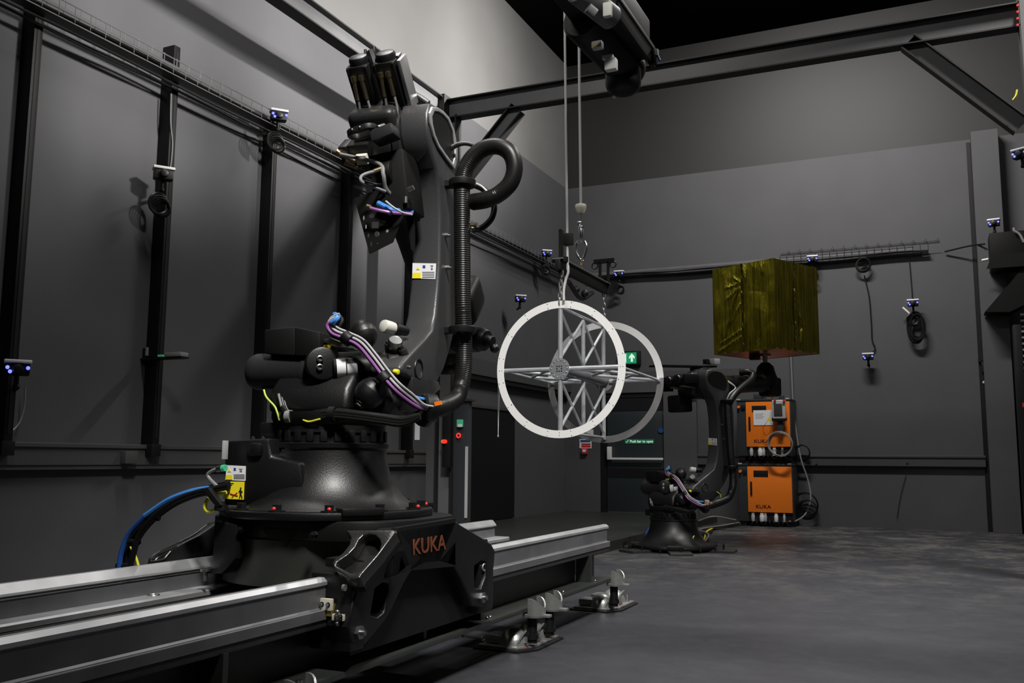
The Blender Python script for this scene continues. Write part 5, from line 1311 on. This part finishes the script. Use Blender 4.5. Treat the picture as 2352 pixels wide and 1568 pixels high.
# ================================================================= RIGHT SIDE
p=oY(2272,535,BW-.75); q=oY(2340,612,BW-.75)
sp=thing('wall_speaker',((p.x+q.x)/2,BW-.5,q.z),'black loudspeaker box on the column at the right','loudspeaker')
MB().bb((p.x,BW-.75,q.z),(q.x+.1,BW-.30,p.z),bev=.006).build('speaker_cabinet','dull',sp)
MB().prism([V((p.x-.06,BW-.76,q.z-.0)),V((q.x+.1,BW-.76,q.z)),V((q.x+.1,BW-.76,q.z+.2)),V((p.x+.02,BW-.76,q.z+.2))],(0,.02,0)).build('speaker_grille','rub',sp)
a=oY(2255,598,BW-.6);b=oY(2270,595,BW-.6); MB().cyl(a,b,.018).build('white_plug','white',sp)
c=oY(2330,528,BW-.8); MB().tube([oY(2329,523,BW-.8),oY(2330,530,BW-.8),oY(2342,538,BW-.8),oY(2352,556,BW-.8)],.018,8,smooth=4).build('pale_pipe','greyc',sp)
def pr(pts,y,d,name,m,label,cat):
    o=MB().prism([oY(a,b,y) for a,b in pts],(0,d,0)).build(name,m); return tag(o,label,cat)
pr([(2262,716),(2352,612),(2352,700),(2320,716)],BW-.7,.4,'shutter_canopy','dull','black sloping canopy at the right edge below the loudspeaker','canopy')
sh=thing('roller_shutter',(RW-.3,BW-.9,0),'dark ribbed roller shutter at the extreme right edge','shutter')
m=MB(); 
x0=oY(2318,1100,BW-.9).x
MB().bb((1.02,BW-.85,0),(1.12,BW-.6,2.9),bev=.004).build('shutter_guide','trimd',sh)
for k in range(36):
    z=.05+k*.085; m.cyl((1.12,BW-.80+.0,z),(RW,BW-.80,z),.040,seg=8)
m.build('shutter_slats','blackm',sh)
m=MB()
for k in range(22): m.bb((1.12,BW-.86,1.0+k*.085),(1.16,BW-.84,1.03+k*.085))
m.build('guide_clips','greyc',sh)
p=oY(2350,1385-455,BW-.9); tag(MB().bb((p.x-.01,BW-.93,p.z-.03),(p.x+.06,BW-.90,p.z+.03)).build('red_tag','red'),'small red tag at the right picture edge','tag')
# switch with two white dots in the gap, and small screws
p=oY(2263,843,BW-.03)
t=thing('wall_switch',(p.x,BW-.03,p.z-.1),'narrow black wall fitting with two white knobs beside the boxed column','switch')
MB().bb((p.x-.05,BW-.06,p.z-.08),(p.x+.045,BW-.02,p.z+.10),bev=.006).bb((p.x-.09,BW-.06,p.z+.08),(p.x-.02,BW-.02,p.z+.13)).build('switch_body','trimd',t)
for px,py in ((2263,836),(2264,848)): c=oY(px,py,BW-.07); MB().cyl(c,c-V((0,.02,0)),.022,seg=14).build('white_knob','white',t)
m=MB()
for px,py in ((2255,661),(2260,714),(2260,878)): c=oY(px,py,BW-.03); m.sph(c,.022,(1,.5,1),10,8)
tag(m.build('wall_stud','lgrey'),'three pale round studs in a column beside the boxed wall column','stud')
p=oY(2331,220,9.0); tag(MB().tube([oY(2336,206,8.9),oY(2333,220,8.9),oY(2326,230,8.9)],.008,6,smooth=4).build('tie_wire','yel2'),'short yellow wire tied to the right frame column','wire')
# ================================================================= LIGHT
w=bpy.data.worlds.new('hall air'); S.world=w; w.use_nodes=True
w.node_tree.nodes['Background'].inputs[0].default_value=(.02,.02,.022,1); w.node_tree.nodes['Background'].inputs[1].default_value=.3
def area(name,loc,target,e,sx,sy,col=(1,.97,.93),spread=180):
    l=bpy.data.lights.new(name,'AREA'); l.shape='RECTANGLE'; l.size=sx; l.size_y=sy; l.energy=e; l.color=col; l.spread=R(spread)
    o=bpy.data.objects.new(name,l); COL.objects.link(o); o.location=loc
    o.rotation_euler=(V(target)-V(loc)).to_track_quat('-Z','Y').to_euler(); return o
def spot(name,loc,target,e,ang,blend,rad,col=(1,.97,.93)):
    l=bpy.data.lights.new(name,'SPOT'); l.energy=e; l.color=col; l.spot_size=R(ang); l.spot_blend=blend; l.shadow_soft_size=rad
    o=bpy.data.objects.new(name,l); COL.objects.link(o); o.location=loc
    o.rotation_euler=(V(target)-V(loc)).to_track_quat('-Z','Y').to_euler(); return o
area('high_lamp',(-1.4,11.4,8.1),(-1.2,14.2,2.0),440,2.4,.3)
area('high_lamp',(-3.2,4.4,7.7),(-3.0,4.4,0),190,.3,2.4)
area('high_lamp',(1.9,7.6,8.1),(1.2,7.6,0),230,1.2,.5,spread=92)
spot('key_lamp',(.7,.4,7.0),(-2.3,5.2,.9),3400,42,.5,.6)
spot('wall_washer',(-.4,9.4,5.6),(-5.95,9.4,6.4),4000,80,.9,.07)
spot('wall_washer',(-.4,5.8,5.3),(-5.95,5.6,4.75),2300,54,1,.28)
spot('wall_washer',(-2.2,9.8,5.7),(-5.95,12.2,7.0),800,62,1,.1)  # added spot, brightens the far end of the upper left wall
S.view_settings.view_transform='Standard'; S.view_settings.look='None'; S.view_settings.gamma=1; S.view_settings.exposure=0
S.view_settings.use_curve_mapping=False
try: S.cycles.use_denoising=True
except Exception: pass
